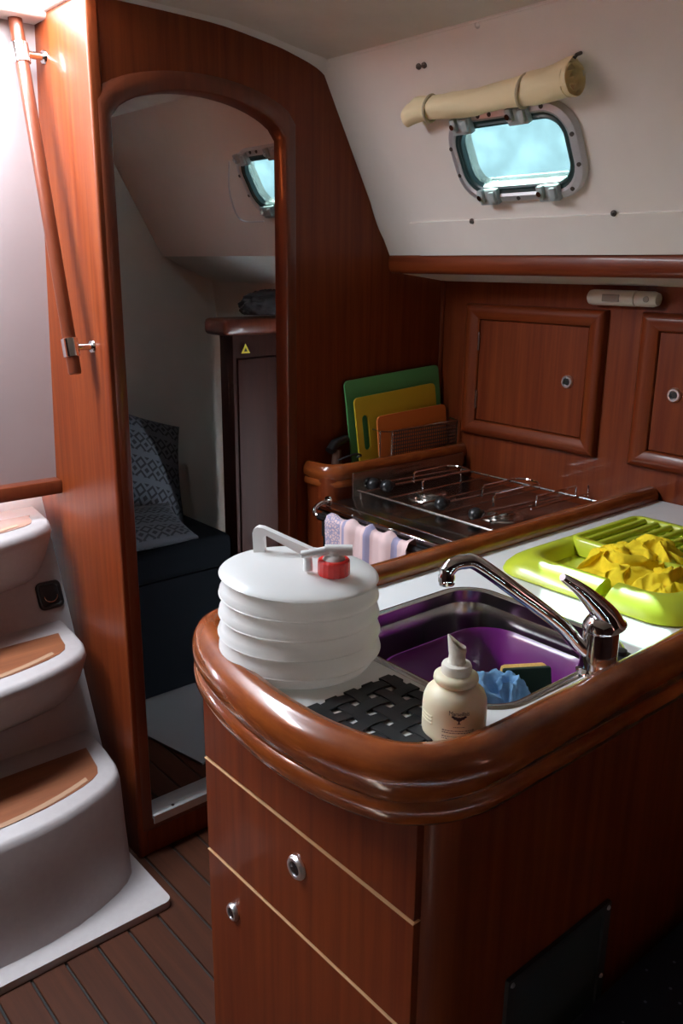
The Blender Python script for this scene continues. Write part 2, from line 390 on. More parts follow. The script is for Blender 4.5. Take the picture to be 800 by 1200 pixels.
# white fillet where lining meets bulkhead
out2 = catmull([(1.66, 0, 1.478), (1.60, 0, 1.55), (1.555, 0, 1.644), (1.495, 0, 1.768), (1.45, 0, 1.85), (1.40, 0, 1.90), (1.306, 0, 1.928), (1.235, 0, 1.94), (1.124, 0, 1.953), (1.0, 0, 1.957), (.84, 0, 1.958)], 6)
bm = nb(); lp = []
for i, p in enumerate(out2):
    t = (out2[min(i+1, len(out2)-1)]-out2[max(i-1, 0)]).normalized(); nrm = Vector((-t.z, 0, t.x))
    if nrm.x > 0: nrm = -nrm
    lp.append([(p.x+nrm.x*.010, YB-.001, p.z+nrm.z*.010), (p.x+nrm.x*.008, YB-.012, p.z+nrm.z*.008), (p.x-nrm.x*.004, YB-.030, p.z-nrm.z*.004), (p.x-nrm.x*.012, YB-.030, p.z-nrm.z*.012), (p.x-nrm.x*.012, YB-.001, p.z-nrm.z*.012)])
loft(bm, lp); struct(bm, 'trim_3', 'gelcoat', 'rounded white bead where the lining meets the wooden bulkhead')
# ceilings
CP = [(.80, 1.955), (1.124, 1.951), (1.235, 1.938), (1.306, 1.926), (1.393, 1.912), (1.42, 1.935), (1.393, 1.99), (.80, 1.99)]
ceil = thing('ceiling', 'cream cabin headlining with a thin seam along its edge', None, (.5, 0, 1.93), kind='structure')
for y0, y1 in ((-2.0, 2.27), (2.37, 3.3)):  # gap left for the added, unseen cabin opening
    bm = nb(); prism(bm, CP, 1, y0, y1); build(bm, 'headlining_panel', 'ceiling_cloth', ceil)
bm = nb(); prism(bm, [(1.14, 1.949), (1.235, 1.938), (1.306, 1.926), (1.393, 1.912), (1.42, 1.935), (1.393, 1.99), (1.14, 1.99)], 1, 2.27, 2.37); build(bm, 'headlining_panel', 'ceiling_cloth', ceil)
bm = nb(); box(bm, .80, 1.06, 2.27, 2.37, 1.952, 1.99); build(bm, 'headlining_panel', 'ceiling_cloth', ceil)
for x0, x1, y0, y1 in ((-1.5, .80, -2.0, 1.68), (-1.5, -.60, 1.68, 3.3), (-.60, .80, 1.97, 3.3), (.07, .80, 1.97, 3.3)):
    bm = nb(); box(bm, x0, x1, y0, y1, 1.955, 1.99); build(bm, 'headlining_panel', 'ceiling_cloth', ceil)
bm = nb(); tube(bm, [(1.395, -2, 1.910), (1.395, YB, 1.910)], .004, 6); build(bm, 'seam_bead', 'lining', ceil)
for y in (1.245, 1.70):
    bm = nb(); lathe(bm, [(0, 0), (.007, 0), (.007, .004), (.004, .007), (0, .008)], n=12, M=frame3((1.40, y, 1.905), (0, 1, 0), NA)); build(bm, 'button', 'gelcoat', ceil)
# white lip around the companionway opening
bm = nb()
box(bm, .06, .83, 1.90, 2.06, 1.936, 1.996, .012, 3)
box(bm, .795, .845, 1.70, 2.0, 1.948, 1.995, .012, 3)
struct(bm, 'trim_4', 'gelcoat', 'bright white moulded lip of the companionway hatch above the handrail')
# companionway front: white panel, wood trim below
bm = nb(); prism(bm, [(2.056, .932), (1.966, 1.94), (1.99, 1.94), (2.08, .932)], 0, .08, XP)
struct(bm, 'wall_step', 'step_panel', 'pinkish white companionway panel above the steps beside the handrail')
bm = nb(); box(bm, .08, XP, 2.02, 2.09, .898, .934, .004); struct(bm, 'trim_5', 'frame_wood', 'dark wooden strip under the white companionway panel')
bm = nb(); box(bm, .08, XP, 2.05, 2.95, 1.90, 1.93); box(bm, .08, XP, 2.06, 2.10, .90, 1.90); struct(bm, 'floor_cockpit', 'gelcoat', 'white cockpit sole behind the companionway panel')
# the part of the saloon behind the viewer
bm = nb(); plate(bm, [(-2, 0), (3.3, 0), (3.3, 1.99), (-2, 1.99)], [], lambda a, b_, t: (t, a, b_), -1.52, -1.5); struct(bm, 'wall_port', 'dark_wood', 'dark wooden port side of the saloon')
bm = nb(); box(bm, -1.5, 2.0, -2.02, -2.0, 0, 1.99); struct(bm, 'wall_forward', 'dark_wood', 'dark wooden forward bulkhead of the saloon')
bm = nb(); box(bm, -1.5, -.60, YB, YB+.03, 0, 1.955); box(bm, -.63, -.60, YB+.03, 3.3, 0, 1.955); box(bm, -.60, .085, 2.05, 2.08, 0, 1.955); struct(bm, 'wall_port_aft', 'wood_z', 'wooden bulkhead on the port side of the steps')
# aft cabin shell seen through the doorway
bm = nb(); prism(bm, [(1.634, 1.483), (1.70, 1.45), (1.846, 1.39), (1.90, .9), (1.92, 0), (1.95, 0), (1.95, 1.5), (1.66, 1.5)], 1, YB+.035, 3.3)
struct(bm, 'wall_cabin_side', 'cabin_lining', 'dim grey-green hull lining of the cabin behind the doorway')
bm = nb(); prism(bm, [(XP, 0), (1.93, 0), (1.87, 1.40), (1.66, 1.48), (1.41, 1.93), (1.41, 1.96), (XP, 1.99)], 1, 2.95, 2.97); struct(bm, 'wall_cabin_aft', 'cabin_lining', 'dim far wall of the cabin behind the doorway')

# ------------------------------------------------------------------ shelf
sh = thing('wall_shelf', 'long wooden fiddle shelf below the sloping lining', 'shelf', (1.75, .6, 1.43))
bm = nb()
prof = [(1.642, 1.434), (1.634, 1.440), (1.629, 1.452), (1.629, 1.472), (1.634, 1.482), (1.644, 1.487), (1.664, 1.487), (1.666, 1.434)]
prism(bm, prof, 1, -1.9, YB-.001); build(bm, 'fiddle_rail', 'wood_y', sh)
bm = nb(); prism(bm, [(1.66, 1.436), (XH, 1.414), (XH, 1.424), (1.66, 1.446)], 1, -1.9, YB-.001)
o = build(bm, 'shelf_board', 'lining', sh); o['label'] = 'white underside of the shelf'

# ------------------------------------------------------------------ portlight and blind
def portlight(name, label, o, hinge=True, panem='pane'):
    w = thing(name, label, None, o, kind='structure')
    P = lambda a, b_, t: W(a, b_, t, o)
    a0, a1, a2, a3 = rrect(0, 0, .336, .200, .072, 8), rrect(0, 0, .292, .158, .055, 8), rrect(0, 0, .272, .140, .046, 8), rrect(0, 0, .266, .128, .040, 8)
    bm = nb(); ring(bm, a1, a0, P, [(0, .002), (0, .014), (.25, .017), (.8, .014), (1, .006), (1, .001)]); build(bm, 'window_frame', 'alu', w)
    bm = nb(); ring(bm, a3, a1, P, [(0, -.004), (0, .010), (.3, .013), (.6, .011), (1, .013), (1, -.004)]); build(bm, 'gasket', 'gasket', w)
    bm = nb(); plate(bm, a2, [], P, -.006, .000); build(bm, 'pane', panem, w)
    for u, v, up in ((-.105, .078, 1), (.045, .082, 1), (-.085, -.080, -1), (.075, -.080, -1)):
        bm = nb(); M = Matrix.Translation(o) @ Matrix(((UA.x, VA.x, NA.x, 0), (UA.y, VA.y, NA.y, 0), (UA.z, VA.z, NA.z, 0), (0, 0, 0, 1)))
        box(bm, u-.026, u+.026, v-.019, v+.015, .010, .026, .004, 2, M); box(bm, u-.022, u-.006, v-.008, v+.018, .022, .034, .003, 2, M); box(bm, u+.006, u+.022, v-.012, v+.012, .022, .032, .003, 2, M)
        c = build(bm, 'catch', 'catch_grey', w)
        bm = nb(); lathe(bm, [(0, 0), (.006, 0), (.006, .004), (0, .004)], n=10, M=M @ Matrix.Translation((u-.014, v+.004, .034))); build(bm, 'catch_pin', 'chrome', c)
    for u, v in ((-.158, .03), (-.155, -.03), (-.03, .090), (.10, .090), (.156, .03), (.157, -.03), (.13, -.078), (-.01, -.090), (-.06, .090)):
        bm = nb(); M = Matrix.Translation(o) @ Matrix(((UA.x, VA.x, NA.x, 0), (UA.y, VA.y, NA.y, 0), (UA.z, VA.z, NA.z, 0), (0, 0, 0, 1)))
        lathe(bm, [(0, 0), (.0045, 0), (.0045, .003), (0, .003)], n=10, M=M @ Matrix.Translation((u, v, .0145))); build(bm, 'screw', 'screw', w)
    return w
portlight('window_1', 'grey framed rounded portlight bright with daylight under the rolled blind', WO)
W2 = WO+Vector((0, .83, 0))
portlight('window_2', 'small portlight half hidden at the edge of the doorway', W2)
# rolled blind
bl = thing('rolled_blind', 'cream canvas blind rolled up and tied above the portlight', 'blind', W(.02, .13, .03))
bm = nb()
cl = [(-.238, .118), (-.20, .127), (-.12, .124), (-.03, .122), (.06, .127), (.14, .130), (.20, .134)]
rr = [.021, .024, .024, .024, .026, .029, .031]
rings = []
path = catmull([W(u, v, .032) for u, v in cl], 6); rs = []
for i in range(len(path)):
    t = i/6; k = min(int(t), 5); f = t-k; rs.append(rr[k]+(rr[k+1]-rr[k])*f)
lps = []
n = 28
for i, (p, r) in enumerate(zip(path, rs)):
    q = []
    for j in range(n):
        a = 2*PI*j/n; d = r*(1+.20*noise.noise(Vector((i*.16, math.cos(a)*1.1, math.sin(a)*1.1)))+.06*noise.noise(Vector((i*.5, a, 3))))
        if abs(a-1.9) < .25: d *= 1.12          # the free edge of the cloth
        q.append(p+VA*d*math.sin(a)+NA*d*math.cos(a))
    lps.append(q)
loft(bm, lps, True, False)
# spiral end
e = path[-1]; R = rs[-1]; sp = []
for i in range(60):
    a = i/59*4.6*PI; d = R*(.98-.88*i/59); sp.append((d, a))
A = [bm.verts.new(e+VA*d*math.sin(a)+NA*d*math.cos(a)+UA*.001) for d, a in sp]; B = [bm.verts.new(e+VA*d*math.sin(a)+NA*d*math.cos(a)-UA*.018) for d, a in sp]
for i in range(59): bm.faces.new((A[i], A[i+1], B[i+1], B[i]))
bm.faces.new([bm.verts.new(e+VA*R*.98*math.sin(2*PI*j/n)+NA*R*.98*math.cos(2*PI*j/n)-UA*.012) for j in range(n)])
build(bm, 'roll', 'canvas', bl, smooth=60)
for u, v, r in ((-.165, .126, .0255), (.085, .1275, .0285)):
    bm = nb(); c = W(u, v, .032)
    pts = [c+VA*r*math.sin(a)+NA*r*math.cos(a)+UA*(.006*math.sin(a)) for a in [2*PI*i/24 for i in range(24)]]
    tube(bm, pts, .0035, 6, True); build(bm, 'strap', 'strap', bl)
bm = nb(); tube(bm, [W(.200, .166, .0), W(.200, .168, .014), W(.196, .164, .018)], .0035, 8); o = build(bm, 'hook', 'screw', bl)
# loose fasteners on the lining
for (u, v), lab in {(-.194, .205): 'left one of the two small screws above the rolled blind', (-.178, .205): 'right one of the two small screws above the rolled blind', (-.17, -.143): 'small snap fastener below the left end of the portlight', (.205, -.139): 'small snap fastener below the right end of the portlight'}.items():
    bm = nb(); M = Matrix.Translation(W(u, v, .004 if v < 0 else 0)) @ Matrix(((UA.x, VA.x, NA.x, 0), (UA.y, VA.y, NA.y, 0), (UA.z, VA.z, NA.z, 0), (0, 0, 0, 1)))
    lathe(bm, [(0, 0), (.0065, 0), (.0065, .003), (.0035, .0045), (.0035, .007), (0, .007)], n=12, M=M)
    tag(build(bm, 'fastener', 'screw', M=M), lab, 'screw', 'fasteners on the lining')

# ------------------------------------------------------------------ lockers in the side panel
def latch(bm, M, r=.0165):
    lathe(bm, [(r*.45, .001), (r, 0), (r*1.02, .004), (r*.85, .008), (r*.62, .008), (r*.55, .003), (.0001, .003)], n=24, M=M)
def locker(y0, y1, z0, z1, latch_y, label, hinge_left):
    c = thing('locker', label, 'locker', (XH, (y0+y1)/2, z0), 'lockers in the wooden panel behind the stove')
    fw = .046; X = XH
    inn = [(y1-fw, z0+fw*.9), (y1-fw, z1-fw*.9), (y0+fw, z1-fw*.9), (y0+fw, z0+fw*.9)]; ou = [(y1, z0), (y1, z1), (y0, z1), (y0, z0)]
    for i in range(4):
        j = (i+1) % 4; bm = nb(); lps = []
        for s, t in ((0, 0), (0, .010), (.08, .013), (.45, .020), (.8, .022), (.95, .016), (1, 0)):
            lps.append([(X-t, inn[q][0]+(ou[q][0]-inn[q][0])*s, inn[q][1]+(ou[q][1]-inn[q][1])*s) for q in (i, j)])
        Rr = [[bm.verts.new(p) for p in lp] for lp in lps]
        for a, d in zip(Rr, Rr[1:]): bm.faces.new((a[0], a[1], d[1], d[0]))
        bm.faces.new([q[0] for q in Rr]); bm.faces.new([q[1] for q in Rr]); bm.faces.new((Rr[0][0], Rr[0][1], Rr[-1][1], Rr[-1][0]))
        build(bm, 'frame_rail', 'wood_z' if i in (0, 2) else 'wood_y', c, smooth=60)
    bm = nb(); box(bm, X-.008, X+.006, y0+fw+.002, y1-fw-.002, z0+fw*.9+.002, z1-fw*.9-.002, .0015, 1); dr_ = build(bm, 'door', 'wood_z', c)
    M = frame3((X-.007, latch_y, 1.176), (0, -1, 0), (-1, 0, 0)); bm = nb(); latch(bm, M); o = build(bm, 'latch', 'latch_chrome', dr_); o['label'] = 'round chrome push latch'
    bm = nb(); lathe(bm, [(0, .003), (.0085, .003), (.0080, .0055), (0, .006)], n=16, M=M); build(bm, 'latch_slot', 'black_plastic', dr_)
    for z in (z0+.10, z1-.10):
        bm = nb(); tube(bm, [(X-.012, hinge_left, z-.025), (X-.012, hinge_left, z+.025)], .003, 8); build(bm, 'hinge', 'steel', dr_)
locker(1.180, 1.622, .997, 1.357, 1.278, 'wooden locker with framed door directly behind the stove', 1.574)
locker(.64, 1.087, .997, 1.357, .988, 'wooden locker cut off by the right edge of the photo', .69)
# small reading light
lm = thing('wall_lamp', 'small cream tube lamp on the panel between the two lockers', 'lamp', (XH, 1.135, 1.375))
bm = nb(); M = frame3((XH-.022, 1.228, 1.386), (0, 0, 1), (0, -1, 0))
lathe(bm, [(0, 0), (.010, .001), (.0165, .006), (.018, .014), (.018, .128), (0, .128)], n=20, M=M); box(bm, -.012, .012, -.026, -.004, .02, .17, .002, 1, frame3((XH-.022, 1.228, 1.386), (0, 0, 1), (0, -1, 0)))
build(bm, 'body', 'lamp_white', lm)
bm = nb(); lathe(bm, [(0, .130), (.0175, .130), (.0175, .172), (.014, .183), (0, .185)], n=20, M=M); h = build(bm, 'swivel_head', 'lamp_white', lm)
bm = nb(); lathe(bm, [(0, 0), (.007, 0), (.007, .002), (0, .002)], n=14, M=frame3((XH-.0395, 1.066, 1.386), (0, -1, 0), (-1, 0, 0))); build(bm, 'switch', 'lamp_lens', lm)
bm = nb(); box(bm, XH-.0415, XH-.036, 1.135, 1.180, 1.378, 1.394, .001, 1); build(bm, 'lens', 'lamp_lens', lm)

# ------------------------------------------------------------------ galley unit
cab = thing('sink_cabinet', 'red-brown wooden galley cabinet with drawers under the sink', 'cabinet', (.9, .78, 0))
bm = nb()
poly = [(1.84, .530)]
for i in range(7):
    a = math.radians(270-90*i/6); poly.append((.640+.036*math.cos(a), .566+.036*math.sin(a)))
poly += [(.604, .60), (.604, 1.0)]
for i in range(5):
    a = math.radians(180-90*i/4); poly.append((.624+.020*math.cos(a), 1.015+.020*math.sin(a)))
poly += [(1.84, 1.035)]
plate(bm, poly, [rrect(.905, .7475, .34, .345, .06)], lambda a, b_, t: (a, b_, t), .0, .875); build(bm, 'carcass', 'near_wood', cab)
for z0, z1, nm in ((.7275, .874, 'top_panel'), (.5635, .7235, 'drawer'), (.05, .5595, 'door')):
    bm = nb(); box(bm, .594, .606, .560, 1.012, z0, z1, .0008, 1); o = build(bm, nm, 'wood_z', cab)
    if nm != 'top_panel':
        bm = nb(); box(bm, .5925, .605, .560, 1.012, z1-.0004, z1+.0010); e = build(bm, 'edge_strip', 'lit_edge', o); e['label'] = 'pale bare edge along the top, caught light painted in'
        ly, lz = (.779, .668) if nm == 'drawer' else (.942, .486)
        M = frame3((.595, ly, lz), (0, -1, 0), (-1, 0, 0))
        bm = nb(); latch(bm, M, .0175 if nm == 'drawer' else .014); q = build(bm, 'latch', 'latch_chrome', o); q['label'] = 'round chrome push latch'
        bm = nb(); lathe(bm, [(0, .0035), (.0112, .0035), (.0104, .0066), (.004, .0075), (0, .0075)], n=20, M=M); build(bm, 'latch_button', 'black_gloss', o)
# vent plate on the near face
vt = thing('vent_panel', 'dark framed vent panel screwed low on the near side of the sink cabinet', 'vent', (.85, .528, .33))
bm = nb(); ring(bm, rrect(.851, .452, .200, .222, .003, 2), rrect(.851, .452, .232, .254, .004, 2), lambda a, b_, t: (a, t, b_), [(0, .53), (0, .524), (1, .524), (1, .53)]); build(bm, 'frame', 'vent_frame', vt)
bm = nb(); box(bm, .751, .951, .5275, .53, .341, .563); build(bm, 'mesh', 'vent_mesh', vt)
for sx in (.743, .959):
    for sz in (.334, .45, .570):
        bm = nb(); lathe(bm, [(0, 0), (.004, 0), (.003, .002), (0, .0025)], n=10, M=frame3((sx, .524, sz), (1, 0, 0), (0, -1, 0))); build(bm, 'screw', 'alu', vt)
# worktop
OUT = catmull([(1.84, .506, 0), (1.5, .506, 0), (1.1, .506, 0), (.80, .506, 0), (.69, .507, 0), (.635, .514, 0), (.588, .534, 0), (.550, .572, 0), (.524, .645, 0), (.515, .735, 0), (.522, .83, 0), (.545, .935, 0), (.570, .995, 0), (.600, 1.033, 0), (.640, 1.050, 0), (.72, 1.053, 0), (1.0, 1.050, 0), (1.4, 1.050, 0), (1.84, 1.050, 0)], 7)
def inward(i):
    t = OUT[min(i+1, len(OUT)-1)]-OUT[max(i-1, 0)]; t.normalize(); return Vector((t.y, -t.x, 0))
INW = [inward(i) for i in range(len(OUT))]
top = thing('countertop', 'white galley worktop with a rounded varnished wooden rim', 'countertop', (1.0, .78, .875))
pl = [(p+n*.03) for p, n in zip(OUT, INW)]
sk = rrect(.905, .7475, .312, .315, .055, 8)
bm = nb(); plate(bm, [(p.x, p.y) for p in pl], [sk], lambda a, b_, t: (a, b_, t), .895, .925); build(bm, 'worktop_panel', 'counter', top)
prof = [(.012, .868), (.006, .870), (.002, .876), (.001, .889), (.004, .895), (.007, .898), (.004, .903), (.0005, .912), (0, .924), (.003, .936), (.009, .946), (.018, .9525), (.028, .955), (.038, .953), (.046, .947), (.050, .938), (.051, .926), (.051, .880), (.04, .868)]
bm = nb(); lps = [[(p.x+n.x*d, p.y+n.y*d, z) for d, z in prof] for p, n in zip(OUT, INW)]; loft(bm, lps); o = build(bm, 'rim', 'rim_wood', top, smooth=50); o['label'] = 'glossy varnished wooden rim'
# sink
sn = thing('sink', 'stainless steel sink let into the white worktop', 'sink', (.905, .7475, .77))
def RL(w, h, r, z, cx=.905, cy=.7475): return [(a, b_, z) for a, b_ in rrect(cx, cy, w, h, r, 8)]
bm = nb(); loft(bm, [RL(.306, .309, .052, .905), RL(.302, .305, .050, .898), RL(.298, .300, .05, .885), RL(.285, .288, .05, .79), RL(.27, .273, .055, .772), RL(.22, .22, .05, .768), RL(.04, .04, .018, .765)], False, True); build(bm, 'bowl', 'steel', sn, smooth=60)
bm = nb(); ring(bm, rrect(.905, .7475, .306, .309, .052, 8), rrect(.905, .7475, .334, .337, .066, 8), lambda a, b_, t: (a, b_, t), [(0, .905), (0, .9255), (.3, .9285), (.7, .9285), (1, .9255), (1, .9252)]); build(bm, 'sink_rim', 'steel', sn)
# purple washing up bowl
bm = nb(); cx, cy = .905, .727
loft(bm, [RL(.20, .17, .04, .776, cx, cy), RL(.215, .185, .05, .782, cx, cy), RL(.255, .222, .06, .872, cx, cy), RL(.272, .240, .066, .876, cx, cy), RL(.274, .242, .066, .884, cx, cy), RL(.262, .23, .062, .887, cx, cy), RL(.250, .217, .058, .880, cx, cy), RL(.212, .18, .05, .786, cx, cy), RL(.12, .10, .03, .783, cx, cy)])
tag(build(bm, 'washing_up_bowl', 'purple', smooth=60), 'purple plastic washing-up bowl standing in the sink', 'bowl')
# crumpled cloth
def sheet(c, rx, ry, h, seed, rot, tilt=(0, 0)):
    """a crumpled sheet: sharp, warped folds that overhang a little"""
    bm = nb(); n = 70; g = {}; cr, sr = math.cos(rot), math.sin(rot)
    for i in range(n):
        for j in range(n):
            u, v = i/(n-1)*2-1, j/(n-1)*2-1
            x, y = u*math.sqrt(1-v*v/2), v*math.sqrt(1-u*u/2); r = math.hypot(x, y); th = math.atan2(y, x)
            edge = 1+.22*noise.noise(Vector((math.cos(th)*1.5+seed, math.sin(th)*1.5, 0)))
            q = Vector((x*1.5+seed, y*1.5, seed)); wq = q+.9*noise.noise_vector(q*.9)
            f1 = 1-abs(noise.noise(wq))*2.6; f2 = 1-abs(noise.noise(wq*2.2+Vector((5, 2, 1))))*2.4
            dome = max(0, 1-r**2.6)**.75
            z = h*dome*(.62+.42*f1)+h*.09*f2*min(1, dome*2)
            dx, dy = noise.noise(wq*1.6+Vector((9, 0, 0)))*.20, noise.noise(wq*1.6+Vector((0, 9, 0)))*.20
            px, py = (x*edge+dx)*rx, (y*edge+dy)*ry
            g[i, j] = bm.verts.new((c[0]+px*cr-py*sr, c[1]+px*sr+py*cr, c[2]+max(z, 0)+tilt[0]*px+tilt[1]*py))
    for i in range(n-1):
        for j in range(n-1): bm.faces.new((g[i, j], g[i+1, j], g[i+1, j+1], g[i, j+1]))
    return bm
def crumple(name, c, size, mats, seed, amp, label, cat, rot=0, floorz=None, freq=2.2):
    bm = nb(); bmesh.ops.create_icosphere(bm, subdivisions=5, radius=1)
    for v in bm.verts:
        p = v.co.copy(); q = p*freq+Vector((seed, seed*2, 0))
        d = 1+amp*(1-2*abs(noise.noise(q)))+amp*.8*(.5-abs(noise.noise(q*2.1)))+amp*.3*noise.noise(q*5)
        p *= d; p = Vector((p.x*size[0], p.y*size[1], p.z*size[2]))
        if p.z < -size[2]*.55: p.z = -size[2]*.55+(p.z+size[2]*.55)*.08
        v.co = p
    M = Matrix.Translation(c) @ Matrix.Rotation(rot, 4, 'Z'); bmesh.ops.transform(bm, matrix=M, verts=bm.verts[:])
    return tag(build(bm, name, mats, smooth=80), label, cat)
dc = thing('dish_cloth', 'crumpled pale blue cloth lying in the purple bowl', 'cloth', (.858, .672, .79))
def lump(c, size, seed, amp, rot, freq=1.2):
    b_ = nb(); bmesh.ops.create_icosphere(b_, subdivisions=5, radius=1)
    for v in b_.verts:
        p = v.co.copy(); q = Vector((p.x*freq*1.3, p.y*freq*1.3, p.z*freq*.5))+Vector((seed, seed*1.7, seed*.3))
        d = 1+amp*(.6-2.2*abs(noise.noise(q)))+amp*.35*(.4-abs(noise.noise(q*2.4)))
        p *= d; v.co = Vector((p.x*size[0], p.y*size[1], p.z*size[2]))
    bmesh.ops.transform(b_, matrix=Matrix.Translation(c) @ Matrix.Rotation(rot[2], 4, 'Z') @ Matrix.Rotation(rot[1], 4, 'Y') @ Matrix.Rotation(rot[0], 4, 'X'), verts=b_.verts[:])
    return b_
bm = lump((.850, .678, .850), (.034, .040, .052), 3.1, .42, (0, .25, .5)); build(bm, 'cloth_body', 'blue_cloth', dc, smooth=80)
bm = lump((.872, .655, .852), (.024, .030, .056), 8.4, .40, (.15, -.1, -.4)); build(bm, 'cloth_fold', 'blue_cloth', dc, smooth=80)
# sponge with scouring face
sg = thing('sponge', 'yellow sponge with dark green scouring side standing in the purple bowl', 'sponge', (.905, .655, .83), M=frame3((.905, .650, .818), (.76, -.62, .06), (.04, .22, 1)))
bm = nb(); box(bm, -.030, .036, .001, .026, 0, .092, .006, 2); build(bm, 'foam', 'sponge_yellow', sg, local=True)
bm = nb(); box(bm, -.031, .037, -.009, .002, 0, .093, .003, 2); build(bm, 'scouring_pad', 'sponge_green', sg, local=True)
# faucet
FX, FY = .948, .574
ft = thing('faucet', 'chrome single-lever kitchen tap with a long raised spout', 'faucet', (FX, FY, .925))
bm = nb(); lathe(bm, [(0, 0), (.028, 0), (.0285, .003), (.026, .007), (.0245, .012), (.0240, .060), (.0232, .0612), (.0232, .0628), (.0248, .0642), (.0248, .073), (.018, .082), (0, .084)], (FX, FY, .925), 32); build(bm, 'body', 'chrome', ft)
bm = nb()
tip = Vector((.890, .602, 1.068)); bs = Vector((FX+.004, FY-.002, 1.020))
lv = catmull([Vector((FX+.010, FY-.006, .992)), Vector((FX+.004, FY-.002, 1.008)), Vector((FX-.014, FY+.008, 1.030)), Vector((FX-.034, FY+.018, 1.050)), tip], 6)
tube(bm, lv, [.0275-.0215*(i/(len(lv)-1))**.85 for i in range(len(lv))], 20, flat=(1, .82)); build(bm, 'lever', 'chrome', ft)
bm = nb()
e0 = Vector((FX, FY, .950)); e1 = Vector((.795, .664, 1.088)); d = Vector((e1.x-e0.x, e1.y-e0.y, 0)).normalized()
pts = catmull([e0, e0+d*.024+zz*.012, e0+(e1-e0)*.35+zz*.004, e0+(e1-e0)*.7+zz*.004, e1+zz*.002, e1+d*.018+zz*.006, e1+d*.032+zz*.003, e1+d*.040-zz*.006], 6)
tube(bm, pts, .0098, 16, flat=(1, 1)); sp_ = build(bm, 'spout', 'chrome', ft)
bm = nb(); lathe(bm, [(0, -.016), (.0095, -.016), (.0105, -.014), (.0105, -.004), (.0095, -.002), (.0095, .006), (0, .006)], pts[-1]-zz*.002, 20); build(bm, 'aerator', 'chrome', sp_)
bm = nb(); M = frame3((1.000, .5725, .9255), (1, 0, 0), (0, 0, 1)); lathe(bm, [(0, 0), (.020, 0), (.021, .004), (.018, .010), (.009, .012), (.009, .018), (0, .019)], n=24, M=M)
tag(build(bm, 'sink_plug', 'black_rubber', M=M), 'black rubber plug lying behind the tap', 'plug')
# rubber lattice trivet
tv = thing('trivet', 'black woven rubber trivet on the worktop beside the soap bottle', 'trivet', (.652, .667, .925))
for k in range(5):
    for fam in (0, 1):
        bm = nb(); q = .0305*(k-2); L0 = .075; lps = []
        for i in range(29):
            s = -L0+2*L0*i/28; wv = .0010*math.cos(PI*s/.0305+(PI if (k+fam) % 2 else 0)); z = .925+.0026+wv
            hw, ht = .0088, .0014
            if fam == 0: lps.append([(.650+q-hw, .668+s, z-ht), (.650+q+hw, .668+s, z-ht), (.650+q+hw, .668+s, z+ht), (.650+q-hw, .668+s, z+ht)])
            else: lps.append([(.650+s, .668+q-hw, z-ht), (.650+s, .668+q+hw, z-ht), (.650+s, .668+q+hw, z+ht), (.650+s, .668+q-hw, z+ht)])
        loft(bm, lps); build(bm, 'strip', 'black_rubber', tv)
# ------------------------------------------------------------------ collapsible water jug
JX, JY = .662, .862
jg = thing('water_jug', 'white collapsible water jug with ribbed sides and red tap cap', 'water container', (JX, JY, .925))
vd = Vector((-.649, .760, 0))            # across the view, towards the port side
side = Vector((rt.x, rt.y, 0)).normalized()
def lean(vs):
    for v in vs:
        t = max(0, (v.co.z-.99)/.075)
        v.co.z -= .055*t*((v.co-Vector((JX, JY, 0))).dot(side))
bm = nb(); pr_ = [(0, .001), (.092, .001), (.100, .005), (.1035, .010)]
zr = [.024, .050, .076, .102, .128]
for i, z in enumerate(zr):
    Rr = [.1125, .1115, .110, .109, .108][i]
    if i: pr_ += [(Rr-.0005, z-.0215), (Rr-.0035, z-.0175), (Rr-.0065, z-.012)]
    pr_ += [(Rr-.0095, z-.0060), (Rr-.0085, z-.0040), (Rr-.0015, z-.0026), (Rr, z-.0012), (Rr-.0010, z)]
pr_ += [(.104, .1300), (.092, .1335), (.075, .1365), (.04, .139), (0, .1395)]
vs = lathe(bm, pr_, (JX, JY, .925), 72); lean(vs); build(bm, 'body', 'jug_plastic', jg, smooth=32)
HT = 1.066
bm = nb(); a = Vector((.653, .940, HT-.004)); b2 = Vector((.703, .880, HT-.001)); hd = (b2-a); hd.z = 0; hl = hd.length; hd.normalize(); hp = Vector((-hd.y, hd.x, 0))
outl = [(-.008, 0), (-.009, .030), (-.007, .036), (-.002, .039), (.006, .038), (hl+.004, .008), (hl+.008, .000), (hl-.012, .0), (.012, .027), (.009, .027), (.007, .024), (.008, 0)]
lps = [[a+hd*u+zz*w+hp*t*(.0075 if k_ in (1, 2) else .0065) + zz*0 for u, w in outl] for k_, t in enumerate((-1, -.85, .85, 1))]
loft(bm, lps); build(bm, 'handle', 'white_plastic', jg, smooth=40)
CPt = Vector((.678, .808, HT-.004))
bm = nb(); nst = 36; lps = []
for r, z in ((.0195, 0), (.0205, .002), (.0205, .019), (.0190, .021)):
    lps.append([(CPt.x+(r+(.0009 if j % 2 else 0))*math.cos(2*PI*j/nst), CPt.y+(r+(.0009 if j % 2 else 0))*math.sin(2*PI*j/nst), CPt.z+z) for j in range(nst)])
loft(bm, lps); build(bm, 'cap', 'red_cap', jg, smooth=30)
bm = nb(); top_ = CPt+Vector((0, 0, .021))
lathe(bm, [(.015, 0), (.013, .004), (.009, .006), (.009, .012), (0, .012)], top_, 20)
sd = side
tube(bm, [top_+sd*.024+Vector((0, 0, .012)), top_-sd*.012+Vector((0, 0, .012))], .0075, 14)
tube(bm, [top_-sd*.010+Vector((0, 0, .011)), top_-sd*.034+fh*(-.006)+Vector((0, 0, .009)), top_-sd*.042-fh*.004+Vector((0, 0, .007))], [.006, .005, .005], 10)
tube(bm, [top_-sd*.034+Vector((0, 0, .009)), top_-sd*.034+Vector((0, 0, -.016))], [.0055, .0065], 10)
build(bm, 'spigot', 'white_plastic', jg)

